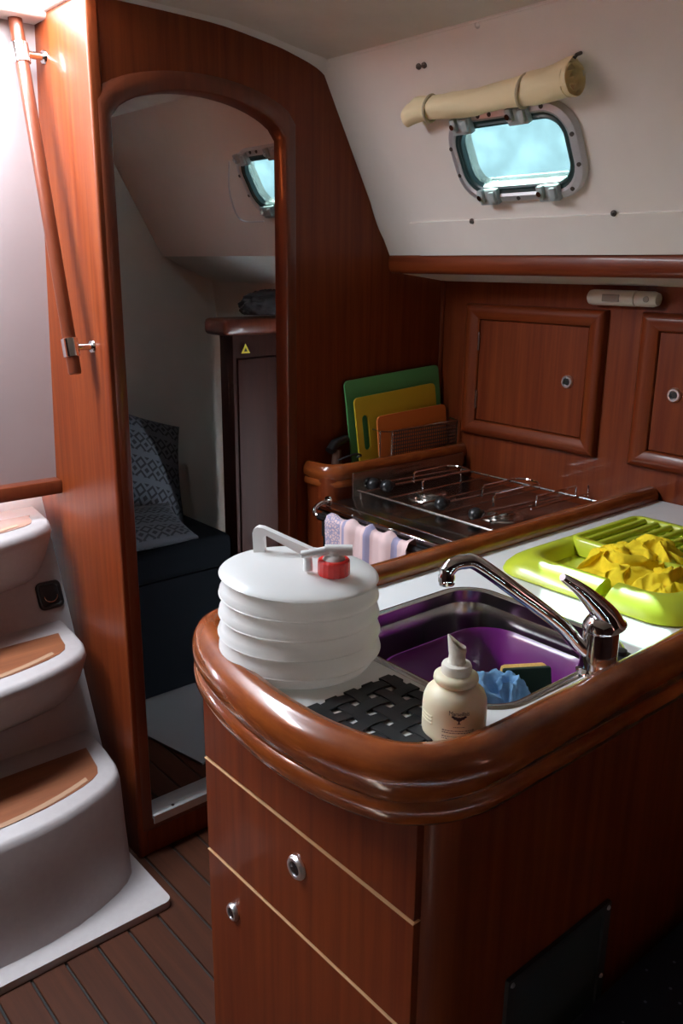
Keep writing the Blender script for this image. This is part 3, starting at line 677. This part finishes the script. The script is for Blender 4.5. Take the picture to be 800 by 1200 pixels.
# ------------------------------------------------------------------ soap bottle
BX, BY = .6835, .5935
bt = thing('soap_bottle', 'cream pump soap bottle with small printed emblem on the worktop corner', 'bottle', (BX, BY, .925))
BP = [(0, 0), (.033, 0), (.0365, .003), (.0375, .008), (.0375, .038), (.0368, .046), (.0340, .054), (.028, .0605), (.0240, .063), (.0222, .0645), (.0245, .0665), (.0262, .070), (.0256, .0740), (.022, .0765), (.0178, .0772), (0, .0772)]
bm = nb(); lathe(bm, BP, (BX, BY, .925), 48); build(bm, 'body', 'bottle_cream', bt, smooth=50)
bm = nb(); lathe(bm, [(.0172, .0765), (.0178, .079), (.0176, .086), (.0165, .0885), (.0105, .0895), (.0100, .091), (.0096, .101), (0, .101)], (BX, BY, .925), 32); build(bm, 'pump_collar', 'pump_white', bt, smooth=50)
bm = nb(); hz = .925+.1005; ls = -side; bk_ = Vector((-ls.y, ls.x, 0))      # the nozzle points to port and up
lps = []
for zc, slope, sh, w, dp in ((0, 0, 0, .0096, .0096), (.004, .0, .0, .0104, .0100), (.009, .10, .0005, .0104, .0098), (.0135, .55, .0020, .0098, .0085), (.0165, .85, .0035, .0085, .006), (.0180, .95, .0045, .0065, .0035)):
    lps.append([Vector((BX, BY, hz+zc))+ls*(sh+w*math.cos(t))+bk_*dp*math.sin(t)+zz*slope*w*math.cos(t) for t in [2*PI*i/20 for i in range(20)]])
loft(bm, lps); build(bm, 'pump_head', 'pump_white', bt, smooth=50)
for k in range(3):
    bm = nb(); fa = math.atan2(ls.y, ls.x); z_ = .925+.024+.0042*k
    tube(bm, [(BX+.0374*math.cos(fa+q_), BY+.0374*math.sin(fa+q_), z_) for q_ in [(.15+.55*i/10) for i in range(11)]], .0012, 6); build(bm, 'grip_ridge', 'bottle_cream', bt)
# print, wrapped round the bottle
FA = math.atan2(-BY, -BX)+math.radians(9)
def wrap(bm, zoff, r=.0377):
    for v in bm.verts:
        a = FA+v.co.x/r; z = v.co.y; d = r+v.co.z
        v.co = Vector((BX+d*math.cos(a), BY+d*math.sin(a), .925+zoff+z))
def text_bm(s, size):
    cu = bpy.data.curves.new('t', 'FONT'); cu.body = s; cu.size = size; cu.align_x = 'CENTER'; cu.resolution_u = 2; cu.space_character = .92
    o = bpy.data.objects.new('t', cu); COL.objects.link(o); bpy.context.view_layer.update()
    me = bpy.data.meshes.new_from_object(o.evaluated_get(bpy.context.evaluated_depsgraph_get())); b_ = nb(); b_.from_mesh(me)
    bpy.data.objects.remove(o); bmesh.ops.triangulate(b_, faces=b_.faces[:]); return b_
bm = text_bm('Marseillais', .0064)
for v in bm.verts: v.co.y *= 1+.35*(abs(v.co.x)/.012)**2
wrap(bm, .0415); build(bm, 'emblem_lettering', 'print_ink', bt)
bm = nb()                                   # the little tree below the lettering
for u, v, r in ((0, .0495, .0036), (-.004, .0507, .0027), (.004, .0507, .0027), (-.0068, .0522, .002), (.0068, .0522, .002)):
    bm.faces.new([bm.verts.new((u+r*math.cos(2*PI*i/14), v+.7*r*math.sin(2*PI*i/14), 0)) for i in range(14)])
for x0, x1, y0, y1 in ((-.0008, .0008, .0435, .047), (-.0022, .0022, .0433, .0440)):
    bm.faces.new([bm.verts.new(p) for p in ((x0, y0, 0), (x1, y0, 0), (x1, y1, 0), (x0, y1, 0))])
wrap(bm, -.0125); build(bm, 'emblem_tree', 'print_ink', bt)
bm = nb()
def dashes(z, h, x0, x1, mn, mx_):
    x = x0
    while x < x1:
        w = random.uniform(mn, mx_); w = min(w, x1-x); hh = h*random.uniform(.75, 1.1)
        bm.faces.new([bm.verts.new(p) for p in ((x, z, 0), (x+w, z, 0), (x+w, z+hh, 0), (x, z+hh, 0))]); x += w+.0007
dashes(.0395, .0011, -.006, .007, .0006, .0020)
for z in (.0345, .0318, .0270, .0243, .0196, .0169, .0142): dashes(z, .0013, -.019, .019 if z > .03 else .021, .0008, .0032)
wrap(bm, -.0130); build(bm, 'small_print', 'print_grey', bt)

# ------------------------------------------------------------------ dish rack and yellow cloth
RX0, RX1, RY0, RY1 = 1.150, 1.615, .566, .935
rk = thing('dish_rack', 'lime green plastic dish rack tray on the worktop', 'dish rack', ((RX0+RX1)/2, (RY0+RY1)/2, .925))
def RR(ins, z, r): return [(a, b_, z) for a, b_ in rrect((RX0+RX1)/2, (RY0+RY1)/2, RX1-RX0-2*ins, RY1-RY0-2*ins, r, 8)]
bm = nb(); loft(bm, [RR(.004, .9255, .06), RR(0, .928, .062), RR(.003, .936, .061), RR(.012, .946, .058), RR(.024, .954, .054), RR(.036, .9585, .05), RR(.044, .9595, .047), RR(.051, .9575, .043), RR(.056, .952, .040), RR(.062, .9325, .035), RR(.08, .930, .03)])
tray = build(bm, 'tray', 'rack_green', rk, smooth=60)
bm = nb(); box(bm, 1.12, 1.23, .700, .722, .9325, .99); boolcut(tray, bm)
fx0, fx1, fy0, fy1 = 1.325, 1.565, .610, .895
bm = nb(); ring(bm, rrect((fx0+fx1)/2, (fy0+fy1)/2, fx1-fx0-.036, fy1-fy0-.03, .008, 4), rrect((fx0+fx1)/2, (fy0+fy1)/2, fx1-fx0, fy1-fy0, .03, 4), lambda a, b_, t: (a, b_, t), [(0, .933), (0, .962), (.15, .965), (.75, .965), (1, .960), (1, .933)]); build(bm, 'grid_frame', 'rack_green', rk, smooth=60)
for k in range(9):
    y = fy0+.0285+k*.0285; bm = nb(); tube(bm, [(fx0+.014, y, .958), (fx1-.014, y, .958)], .0075, 10, flat=(1, .85)); build(bm, 'slat', 'rack_green', rk)
# cloth: a folded heap
yc = thing('yellow_cloth', 'crumpled yellow cleaning cloth lying in the dish rack', 'cloth', (1.27, .72, .94))
bm = sheet((1.285, .752, .936), .085, .078, .044, 1.35, .4); build(bm, 'cloth_body', 'yellow_cloth', yc, smooth=80)
bm = sheet((1.355, .742, .958), .058, .060, .030, 4.2, .2, (.10, 0)); build(bm, 'cloth_fold', 'yellow_cloth', yc, smooth=80)
bm = sheet((1.275, .650, .934), .070, .058, .040, 7.7, -.3); build(bm, 'cloth_fold', 'yellow_cloth', yc, smooth=80)

# ------------------------------------------------------------------ stove corner
lg = thing('stove_ledge', 'low wooden ledge with rounded rim against the bulkhead behind the stove', 'ledge', (1.58, 1.68, 0))
bm = nb(); poly = [(XH-.002, YB-.002), (1.352, YB-.002)]
for i in range(7):
    a = math.radians(180+90*i/6); poly.append((1.375+.035*math.cos(a), 1.655+.035*math.sin(a)))
poly += [(XH-.002, 1.62)]
prism(bm, poly, 2, 0, .93); build(bm, 'ledge_body', 'wood_z', lg)
pth = catmull([(1.336, YB-.006, 0), (1.334, 1.69, 0), (1.340, 1.645, 0), (1.362, 1.618, 0), (1.40, 1.608, 0), (1.5, 1.606, 0), (1.7, 1.606, 0), (XH-.002, 1.606, 0)], 6)
bm = nb(); lps = []
for i, p in enumerate(pth):
    t = (pth[min(i+1, len(pth)-1)]-pth[max(i-1, 0)]).normalized(); nn = Vector((-t.y, t.x, 0))
    lps.append([(p.x+nn.x*d, p.y+nn.y*d, z) for d, z in ((.03, .905), (.004, .905), (.002, .915), (.006, .922), (.001, .930), (0, .945), (.006, .958), (.016, .964), (.026, .961), (.032, .952), (.033, .905))])
loft(bm, lps); build(bm, 'ledge_rim', 'rim_wood', lg, smooth=50)
st = thing('stove', 'stainless steel gimballed boat stove with wire pan clamps', 'stove', (1.54, 1.36, .45))
bm = nb(); box(bm, 1.295, 1.80, 1.085, 1.590, .45, .866, .006); build(bm, 'oven_body', 'black_gloss', st)
bm = nb(); box(bm, 1.283, 1.81, 1.075, 1.598, .866, .880, .004); build(bm, 'hob_plate', 'stove_steel', st)
bm = nb(); box(bm, 1.281, 1.290, 1.08, 1.595, .873, .8815, .001, 1); box(bm, 1.325, 1.331, 1.08, 1.595, .879, .8815); build(bm, 'edge_strip', 'chrome', st)
bm = nb(); box(bm, 1.40, 1.82, 1.594, 1.602, .872, .943, .003); o = build(bm, 'side_plate', 'stove_steel', st)
bm = nb(); box(bm, 1.288, 1.297, 1.09, 1.585, .800, .864, .002); build(bm, 'control_panel', 'black_plastic', st)
for y in (1.45, 1.33, 1.21):
    bm = nb(); lathe(bm, [(0, 0), (.018, 0), (.017, .016), (.013, .019), (0, .019)], n=20, M=frame3((1.289, y, .835), (0, -1, 0), (-1, 0, 0))); build(bm, 'control_knob', 'black_plastic', st)
for x, y, r in ((1.56, 1.47, .040), (1.56, 1.24, .034)):
    bm = nb(); lathe(bm, [(0, .001), (r*1.6, .001), (r*1.55, .004), (r*1.1, .002), (r, .004), (r, .014), (r*.85, .018), (r*.3, .016), (0, .017)], (x, y, .879), 28); o = build(bm, 'burner', 'steel', st)
# pan grid
bm = nb()
for y in (1.555, 1.47, 1.385, 1.30, 1.21, 1.12): tube(bm, [(1.40, y, .902), (1.79, y, .902)], .0022, 6)
for x in (1.40, 1.79): tube(bm, [(x, 1.10, .902), (x, 1.575, .902)], .003, 6)
for x in (1.41, 1.79):
    for y in (1.10, 1.575): tube(bm, [(x, y, .878), (x, y, .902)], .003, 6)
build(bm, 'pan_grid', 'steel', st)
# pan clamps: rods with black ball knobs and wire loops
KN = ((1.458, 1.582, .908), (1.478, 1.552, .906), (1.470, 1.352, .904), (1.463, 1.238, .904))
for i, (x, y, z) in enumerate(KN):
    bm = nb(); tube(bm, [(x, y, z), (x+.30, y-.02, z)], .003, 8); c = build(bm, 'clamp_rod', 'steel', st)
    bm = nb(); lathe(bm, [(0, -.017), (.009, -.0145), (.0155, -.006), (.0165, .002), (.013, .012), (.007, .018), (.006, .026), (0, .026)], n=20, M=frame3((x, y, z), (0, 1, 0), (1, 0, 0))); build(bm, 'clamp_knob', 'black_plastic', c)
for (x0, x1, ya, yb, z) in ((1.57, 1.715, 1.545, 1.470, .930), (1.60, 1.745, 1.335, 1.262, .930)):
    bm = nb(); pts = [(x0, ya, .902), (x0, ya, z-.004), (x0+.004, ya, z), (x1-.02, ya, z)]
    for i in range(7):
        a = math.radians(90-180*i/6); pts.append((x1-.02+(ya-yb)/2*.6*math.cos(a), (ya+yb)/2+(ya-yb)/2*math.sin(a), z))
    pts += [(x0-.04, yb, z), (x0-.044, yb, z-.004), (x0-.044, yb, .902)]
    tube(bm, pts, .0028, 8); build(bm, 'wire_loop', 'chrome', st)
bm = nb(); pts = [(1.64, 1.20, .902), (1.64, 1.20, .925), (1.80, 1.20, .925), (1.80, 1.20, .902)]; tube(bm, pts, .0028, 8); tube(bm, [(1.80, 1.165, .90), (1.80, 1.165, .935)], .0025, 6); tube(bm, [(1.56, 1.155, .918), (1.80, 1.155, .918)], .0025, 6); build(bm, 'wire_loop', 'chrome', st)
# oven handle
bm = nb(); tube(bm, [(1.240, 1.535, .872), (1.240, 1.12, .872)], .009, 12); h = build(bm, 'oven_handle', 'black_gloss', st)
bm = nb(); tube(bm, catmull([(1.240, 1.535, .872), (1.238, 1.548, .876), (1.248, 1.560, .884), (1.27, 1.566, .892), (1.300, 1.566, .894)], 5), .0055, 10); lathe(bm, [(0, 0), (.013, 0), (.012, .004), (0, .006)], n=16, M=frame3((1.296, 1.566, .894), (0, 1, 0), (-1, 0, 0))); build(bm, 'handle_bracket', 'chrome', h)
# towel over the oven handle
bm = nb(); nu, nv = 70, 40; g = {}; ss = {}
for i in range(nu):
    u = i/(nu-1); y = 1.488-.27*u
    for j in range(nv):
        v = j/(nv-1); s = -.14+.36*v; a_ = .0115
        fold = .007*math.sin(u*26+.8*math.sin(v*3))*(.35+.65*min(1, u*2.2))
        if s < -a_*PI/2: px, pz, nx, nz = 1.240+a_, .872+(s+a_*PI/2), 1, 0
        elif s < a_*PI/2: t = s/a_; px, pz, nx, nz = 1.240-a_*math.sin(t), .872+a_*math.cos(t), -math.sin(t), math.cos(t)
        else: px, pz, nx, nz = 1.240-a_, .872-(s-a_*PI/2), -1, 0
        k = max(0, fold+.004)
        if nx > .5: k = 0
        vv = bm.verts.new((px+nx*(k+.001), y+.004*math.sin(v*5+u*9), pz+nz*(k+.001))); g[i, j] = vv
for i in range(nu-1):
    for j in range(nv-1): bm.faces.new((g[i, j], g[i+1, j], g[i+1, j+1], g[i, j+1]))
tw = tag(build(bm, 'tea_towel', 'towel', smooth=80), 'pinkish tea towel with blue stripes hanging over the oven handle', 'towel')
oy = ORG[tw].translation.y
uv_from(tw, lambda c: ((1.488-(c.y+oy))/.27, c.z))
# cutting boards
def board(name, label, mt, y, x0, x1, z0, z1, lean_, roll_, slot=None):
    w, h = x1-x0, z1-z0
    M = Matrix.Translation(((x0+x1)/2, y, z0)) @ Matrix.Rotation(-lean_, 4, 'X') @ Matrix.Rotation(roll_, 4, 'Y')
    bm = nb(); plate(bm, rrect(0, h/2, w, h, .014, 5), [rrect(*slot, min(slot[2:])/2-.0005, 5)] if slot else [], lambda a, b_, t: (a, t, b_), 0, .005)
    return tag(build(bm, name, mt, local=True, M=M), label, 'cutting board', 'cutting boards on the stove ledge')
board('cutting_board', 'green cutting board, largest and hindmost of three behind the stove', 'board_green', 1.690, 1.480, 1.838, .945, 1.172, .10, -.06)
board('cutting_board', 'yellow cutting board with a hand slot between the green and orange boards', 'board_yellow', 1.672, 1.492, 1.800, .950, 1.126, .10, -.06, (-.122, .080, .022, .094))
board('cutting_board', 'orange cutting board, smallest and foremost of three behind the stove', 'board_orange', 1.655, 1.548, 1.815, .952, 1.070, .08, -.04)
hb = thing('board_holder', 'wire and mesh holder in front of the cutting boards', 'holder', (1.68, 1.64, .94))
bm = nb(); x0, x1, z0, z1, y = 1.530, 1.832, .935, 1.030, 1.636
tube(bm, [(x0, y+.03, z1+.002), (x0, y, z1), (x0, y, z0)], .0022, 6); tube(bm, [(x0, y, z1), (x0+.035, y, z1-.004), (x1, y, z1), (x1, y+.03, z1+.002)], .0022, 6)
tube(bm, [(x1, y, z1), (x1, y, z0)], .0022, 6); tube(bm, [(x0+.042, y-.002, z1-.003), (x0+.042, y-.002, z0)], .003, 6); build(bm, 'wire_frame', 'steel', hb)
bm = nb()
for i in range(31): x = x0+.045+(x1-x0-.05)*i/30; tube(bm, [(x, y, z0), (x, y, z1-.006)], .0017, 4)
for i in range(10): z = z0+(z1-z0-.006)*i/9; tube(bm, [(x0+.045, y, z), (x1-.005, y, z)], .0017, 4)
build(bm, 'mesh', 'bottle_dark', hb)
# small dark things at the left end of the ledge
lt_ = thing('gas_lighter', 'small dark gas lighter beside the green cutting board', 'lighter', (1.43, 1.69, .94))
bm = nb(); tube(bm, [(1.400, 1.690, .985), (1.42, 1.695, 1.000), (1.47, 1.705, 1.008)], [.012, .013, .010], 12); build(bm, 'grip', 'black_plastic', lt_)
bm = nb(); tube(bm, [(1.42, 1.685, .94), (1.425, 1.69, .985)], [.014, .012], 12); build(bm, 'body', 'bottle_dark', lt_)
bm = nb(); tube(bm, catmull([(1.40, 1.655, .966), (1.425, 1.645, .975), (1.455, 1.645, .978), (1.475, 1.65, .970), (1.470, 1.660, .964)], 5), .0028, 6); tag(build(bm, 'cord_loop', 'black_rubber'), 'thin black cord loop on the ledge left of the boards', 'cord')

# ------------------------------------------------------------------ companionway steps
cs = thing('companionway_steps', 'white moulded companionway steps with wooden treads', 'steps', (.45, 1.8, 0))
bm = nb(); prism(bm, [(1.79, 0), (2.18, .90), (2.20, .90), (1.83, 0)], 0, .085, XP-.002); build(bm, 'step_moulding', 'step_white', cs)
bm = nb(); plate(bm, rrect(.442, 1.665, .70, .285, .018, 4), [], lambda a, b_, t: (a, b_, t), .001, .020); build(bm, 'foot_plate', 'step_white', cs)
def outline(dy, back, ins=0, grow=0):
    h = [(0, 1.600), (.07, 1.602), (.14, 1.612), (.20, 1.630), (.25, 1.650), (.288, 1.672), (.312, 1.698), (.324, 1.735), (.332, 1.80), (.340, 1.90)]
    h = [(a, b_+dy) for a, b_ in h if b_+dy < back-.02]+[(.342, back)]
    P = [(.45+a, b_) for a, b_ in h]+[(.45-a, b_) for a, b_ in reversed(h[1:])]
    cx, cy = .45, (1.6+dy+back)/2
    return [(cx+(a-cx)*(1-ins/.34)+0, cy+(b_-cy)*(1-ins/max(.05, (back-1.6-dy)/2))) for a, b_ in P]
def subdiv(P): return P
for k, (z, dy) in enumerate(((.29, 0), (.56, .140), (.84, .295))):
    back = 1.79+.43*z+.03; bm = nb(); T = outline(dy, back)
    lv = []
    if k == 0: lv = [([(a, b_-.030 if b_ < 1.74 else b_) for a, b_ in T], .018), ([(a, b_-.012 if b_ < 1.74 else b_) for a, b_ in T], .15)]
    else:
        for f, zd in ((.80, -.205), (.45, -.15), (.20, -.09), (.05, -.04)):
            bk = 1.79+.43*(z+zd)+.02
            lv.append(([(.45+(a-.45)*(1-.12*f), min(b_+f*.24*(1-(b_-(1.6+dy))/(back-1.6-dy)), bk+.05)) for a, b_ in T], z+zd))
    lv += [(T, z-.022)]
    I1, I2 = outline(dy, back, .004), outline(dy, back, .012)
    loops = [[(a, b_, zq) for a, b_ in P] for P, zq in lv]+[[(a, b_, z-.008) for a, b_ in I1], [(a, b_, z) for a, b_ in I2]]
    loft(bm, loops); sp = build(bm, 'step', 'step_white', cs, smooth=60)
    bm = nb(); TI = outline(dy, back-.060, .050); TI = [(a, b_+.004) for a, b_ in TI]
    loft(bm, [[(a, b_, z-.004) for a, b_ in TI], [(a, b_, z+.0015) for a, b_ in TI]]); build(bm, 'tread', 'teak', sp)
    bm = nb(); lo = []
    for (a, b_) in [(.45+x, 1.600+dy+.052+.9*x*x) for x in [(-.235+.47*i/20) for i in range(21)]]: lo.append((a, b_))
    loft(bm, [[(a, b_, z+.001), (a, b_+.016, z+.001), (a, b_+.016, z+.0025), (a, b_, z+.0025)] for a, b_ in lo]); q = build(bm, 'grip_strip', 'tan_strip', sp); q['label'] = 'pale non-slip strip'
# recessed black pocket on the moulding
nl = Vector((0, -1, .43)).normalized(); pc = Vector((.767, 2.0575, .625))
M = frame3(pc, (1, 0, 0), nl)
pk = thing('recessed_latch', 'black square recessed latch with chrome ring on the white step moulding', 'latch', pc, M=M)
bm = nb(); ring(bm, rrect(0, 0, .046, .050, .008, 5), rrect(0, 0, .066, .072, .014, 5), lambda a, b_, t: (a, b_, t), [(0, .001), (0, .004), (.3, .007), (.8, .006), (1, .001)]); build(bm, 'bezel', 'black_plastic', pk, local=True)
bm = nb(); box(bm, -.0235, .0235, -.0255, .0255, .0005, .002); build(bm, 'pocket', 'black_rubber', pk, local=True)
bm = nb(); tube(bm, [(.017*math.cos(math.radians(a)), -.002+.017*math.sin(math.radians(a)), .006) for a in range(180, 361, 15)], .0016, 6); build(bm, 'pull_ring', 'steel', pk, local=True)
# handrail
hr = thing('handrail', 'varnished wooden grab rail on chrome brackets beside the companionway', 'handrail', (.76, 1.78, 1.22))
p0, p1 = Vector((.760, 1.950, 1.965)), Vector((.760, 1.776, 1.222)); ax = (p1-p0).normalized()
bm = nb(); tube(bm, [p0, p0+ax*.01, p1-ax*.004, p1], [.0135, .014, .014, .012], 18); build(bm, 'rail', 'frame_wood', hr)
for z, y in ((1.868, 1.927), (1.277, 1.789)):
    c = p0+ax*((p0.z-z)/-ax.z); bm = nb()
    tube(bm, [c-ax*.020, c-ax*.019, c+ax*.019, c+ax*.020], [.0155, .0175, .0175, .0155], 20); tube(bm, [c, Vector((XP-.002, c.y, c.z))], .0075, 14)
    lathe(bm, [(0, 0), (.0145, 0), (.013, .004), (0, .004)], n=18, M=frame3((XP-.0005, c.y, c.z), (0, 1, 0), (-1, 0, 0))); build(bm, 'bracket', 'chrome', hr)

# ------------------------------------------------------------------ aft cabin contents
lk = thing('hanging_locker', 'dark wooden cabin cupboard with rounded top seen through the doorway', 'cupboard', (1.72, 2.6, 0))
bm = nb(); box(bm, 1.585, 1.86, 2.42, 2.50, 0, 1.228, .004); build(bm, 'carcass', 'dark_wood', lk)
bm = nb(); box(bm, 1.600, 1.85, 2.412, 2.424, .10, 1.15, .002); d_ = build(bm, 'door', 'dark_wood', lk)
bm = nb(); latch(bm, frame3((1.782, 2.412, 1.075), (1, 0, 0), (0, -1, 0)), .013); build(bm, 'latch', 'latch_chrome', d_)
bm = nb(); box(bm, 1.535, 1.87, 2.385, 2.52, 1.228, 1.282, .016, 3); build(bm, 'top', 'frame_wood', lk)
bm = nb(); v3 = [bm.verts.new(p) for p in ((1.612, 2.4105, 1.168), (1.648, 2.4105, 1.168), (1.630, 2.4105, 1.200))]; bm.faces.new(v3); s_ = build(bm, 'warning_sticker', 'sticker_yellow', lk); s_['label'] = 'small yellow warning triangle'
bm = nb(); v3 = [bm.verts.new(p) for p in ((1.623, 2.4100, 1.174), (1.637, 2.4100, 1.174), (1.630, 2.4100, 1.187))]; bm.faces.new(v3); build(bm, 'sticker_mark', 'black_plastic', lk)
crumple('bag', (1.75, 2.45, 1.318), (.095, .05, .048), 'dark_bag', 5.5, .16, 'dark crumpled bag lying on the cabin cupboard', 'bag')
bk = thing('bunk', 'dark berth filling the cabin behind the doorway', 'bunk', (1.3, 2.85, 0))
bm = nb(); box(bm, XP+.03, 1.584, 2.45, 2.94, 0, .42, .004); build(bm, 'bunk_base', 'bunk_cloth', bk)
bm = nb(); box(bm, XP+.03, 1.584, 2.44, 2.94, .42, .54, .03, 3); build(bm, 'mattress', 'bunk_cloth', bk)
def pillow(label, M, w, h, t):
    bm = nb(); n = 30; g = {}
    for s in (1, -1):
        for i in range(n):
            for j in range(n):
                u, v = i/(n-1)*2-1, j/(n-1)*2-1
                d = max(0, (1-abs(u)**2.4)*(1-abs(v)**2.4))**.55
                px = u*w/2*(1-.07*(1-v*v)); py = v*h/2*(1-.07*(1-u*u))
                g[s, i, j] = bm.verts.new((px, py, s*(.004+d*t/2*(1+.10*noise.noise(Vector((u*2, v*2, s*3)))))))
        for i in range(n-1):
            for j in range(n-1): bm.faces.new((g[s, i, j], g[s, i+1, j], g[s, i+1, j+1], g[s, i, j+1]))
    edge = [(i, 0) for i in range(n)]+[(n-1, j) for j in range(1, n)]+[(i, n-1) for i in range(n-2, -1, -1)]+[(0, j) for j in range(n-2, 0, -1)]
    for a, c in zip(edge, edge[1:]+edge[:1]): bm.faces.new((g[1, a[0], a[1]], g[1, c[0], c[1]], g[-1, c[0], c[1]], g[-1, a[0], a[1]]))
    o = tag(build(bm, 'pillow', 'pillow_cloth', local=True, M=M, smooth=80), label, 'pillow', 'patterned pillows on the cabin bunk')
    uv_from(o, lambda c: (c.x/w+.5, c.y/h+.5))
pillow('dark patterned pillow leaning up at the back of the cabin bunk', frame3((1.36, 2.745, .775), (.90, .05, -.36), (-.10, -.80, .58)), .44, .40, .10)
pillow('dark patterned pillow lying flat at the front of the cabin bunk', frame3((1.20, 2.51, .606), (.93, -.12, .02), (.02, -.24, .97)), .42, .25, .085)
bm = nb(); P = [(1.237, 2.5), (1.503, 2.42), (1.40, 2.05), (1.155, 1.985), (1.10, 2.25)]
prism(bm, P, 2, .001, .008); tag(build(bm, 'floor_mat', 'mat_grey'), 'pale grey mat on the cabin floor just inside the doorway', 'mat')
# cords of the cabin portlight
bm = nb(); tube(bm, catmull([W(-.155, .08, .03, W2), W(-.19, .0, .05, W2), W(-.20, -.085, .05, W2), W(-.10, -.10, .04, W2)], 6), .0025, 6); tag(build(bm, 'blind_cord', 'alu'), 'thin pale cord hanging at the cabin portlight', 'cord')

# ------------------------------------------------------------------ settee corner
stt = thing('settee', 'dark navy dotted settee seat at the lower right corner', 'settee', (1.3, .1, 0))
bm = nb(); box(bm, .86, 1.84, -.6, .505, 0, .33, .004); build(bm, 'seat_base', 'near_wood', stt)
bm = nb(); box(bm, .84, 1.84, -.6, .512, .33, .45, .025, 3); build(bm, 'cushion', 'seat_cloth', stt)
# lifeline outside the portlight
bm = nb(); tube(bm, [(2.15, -1.9, 1.706), (2.15, 5, 1.706)], .010, 8); tag(build(bm, 'lifeline', 'white_plastic'), 'white lifeline crossing outside the portlight', 'lifeline')
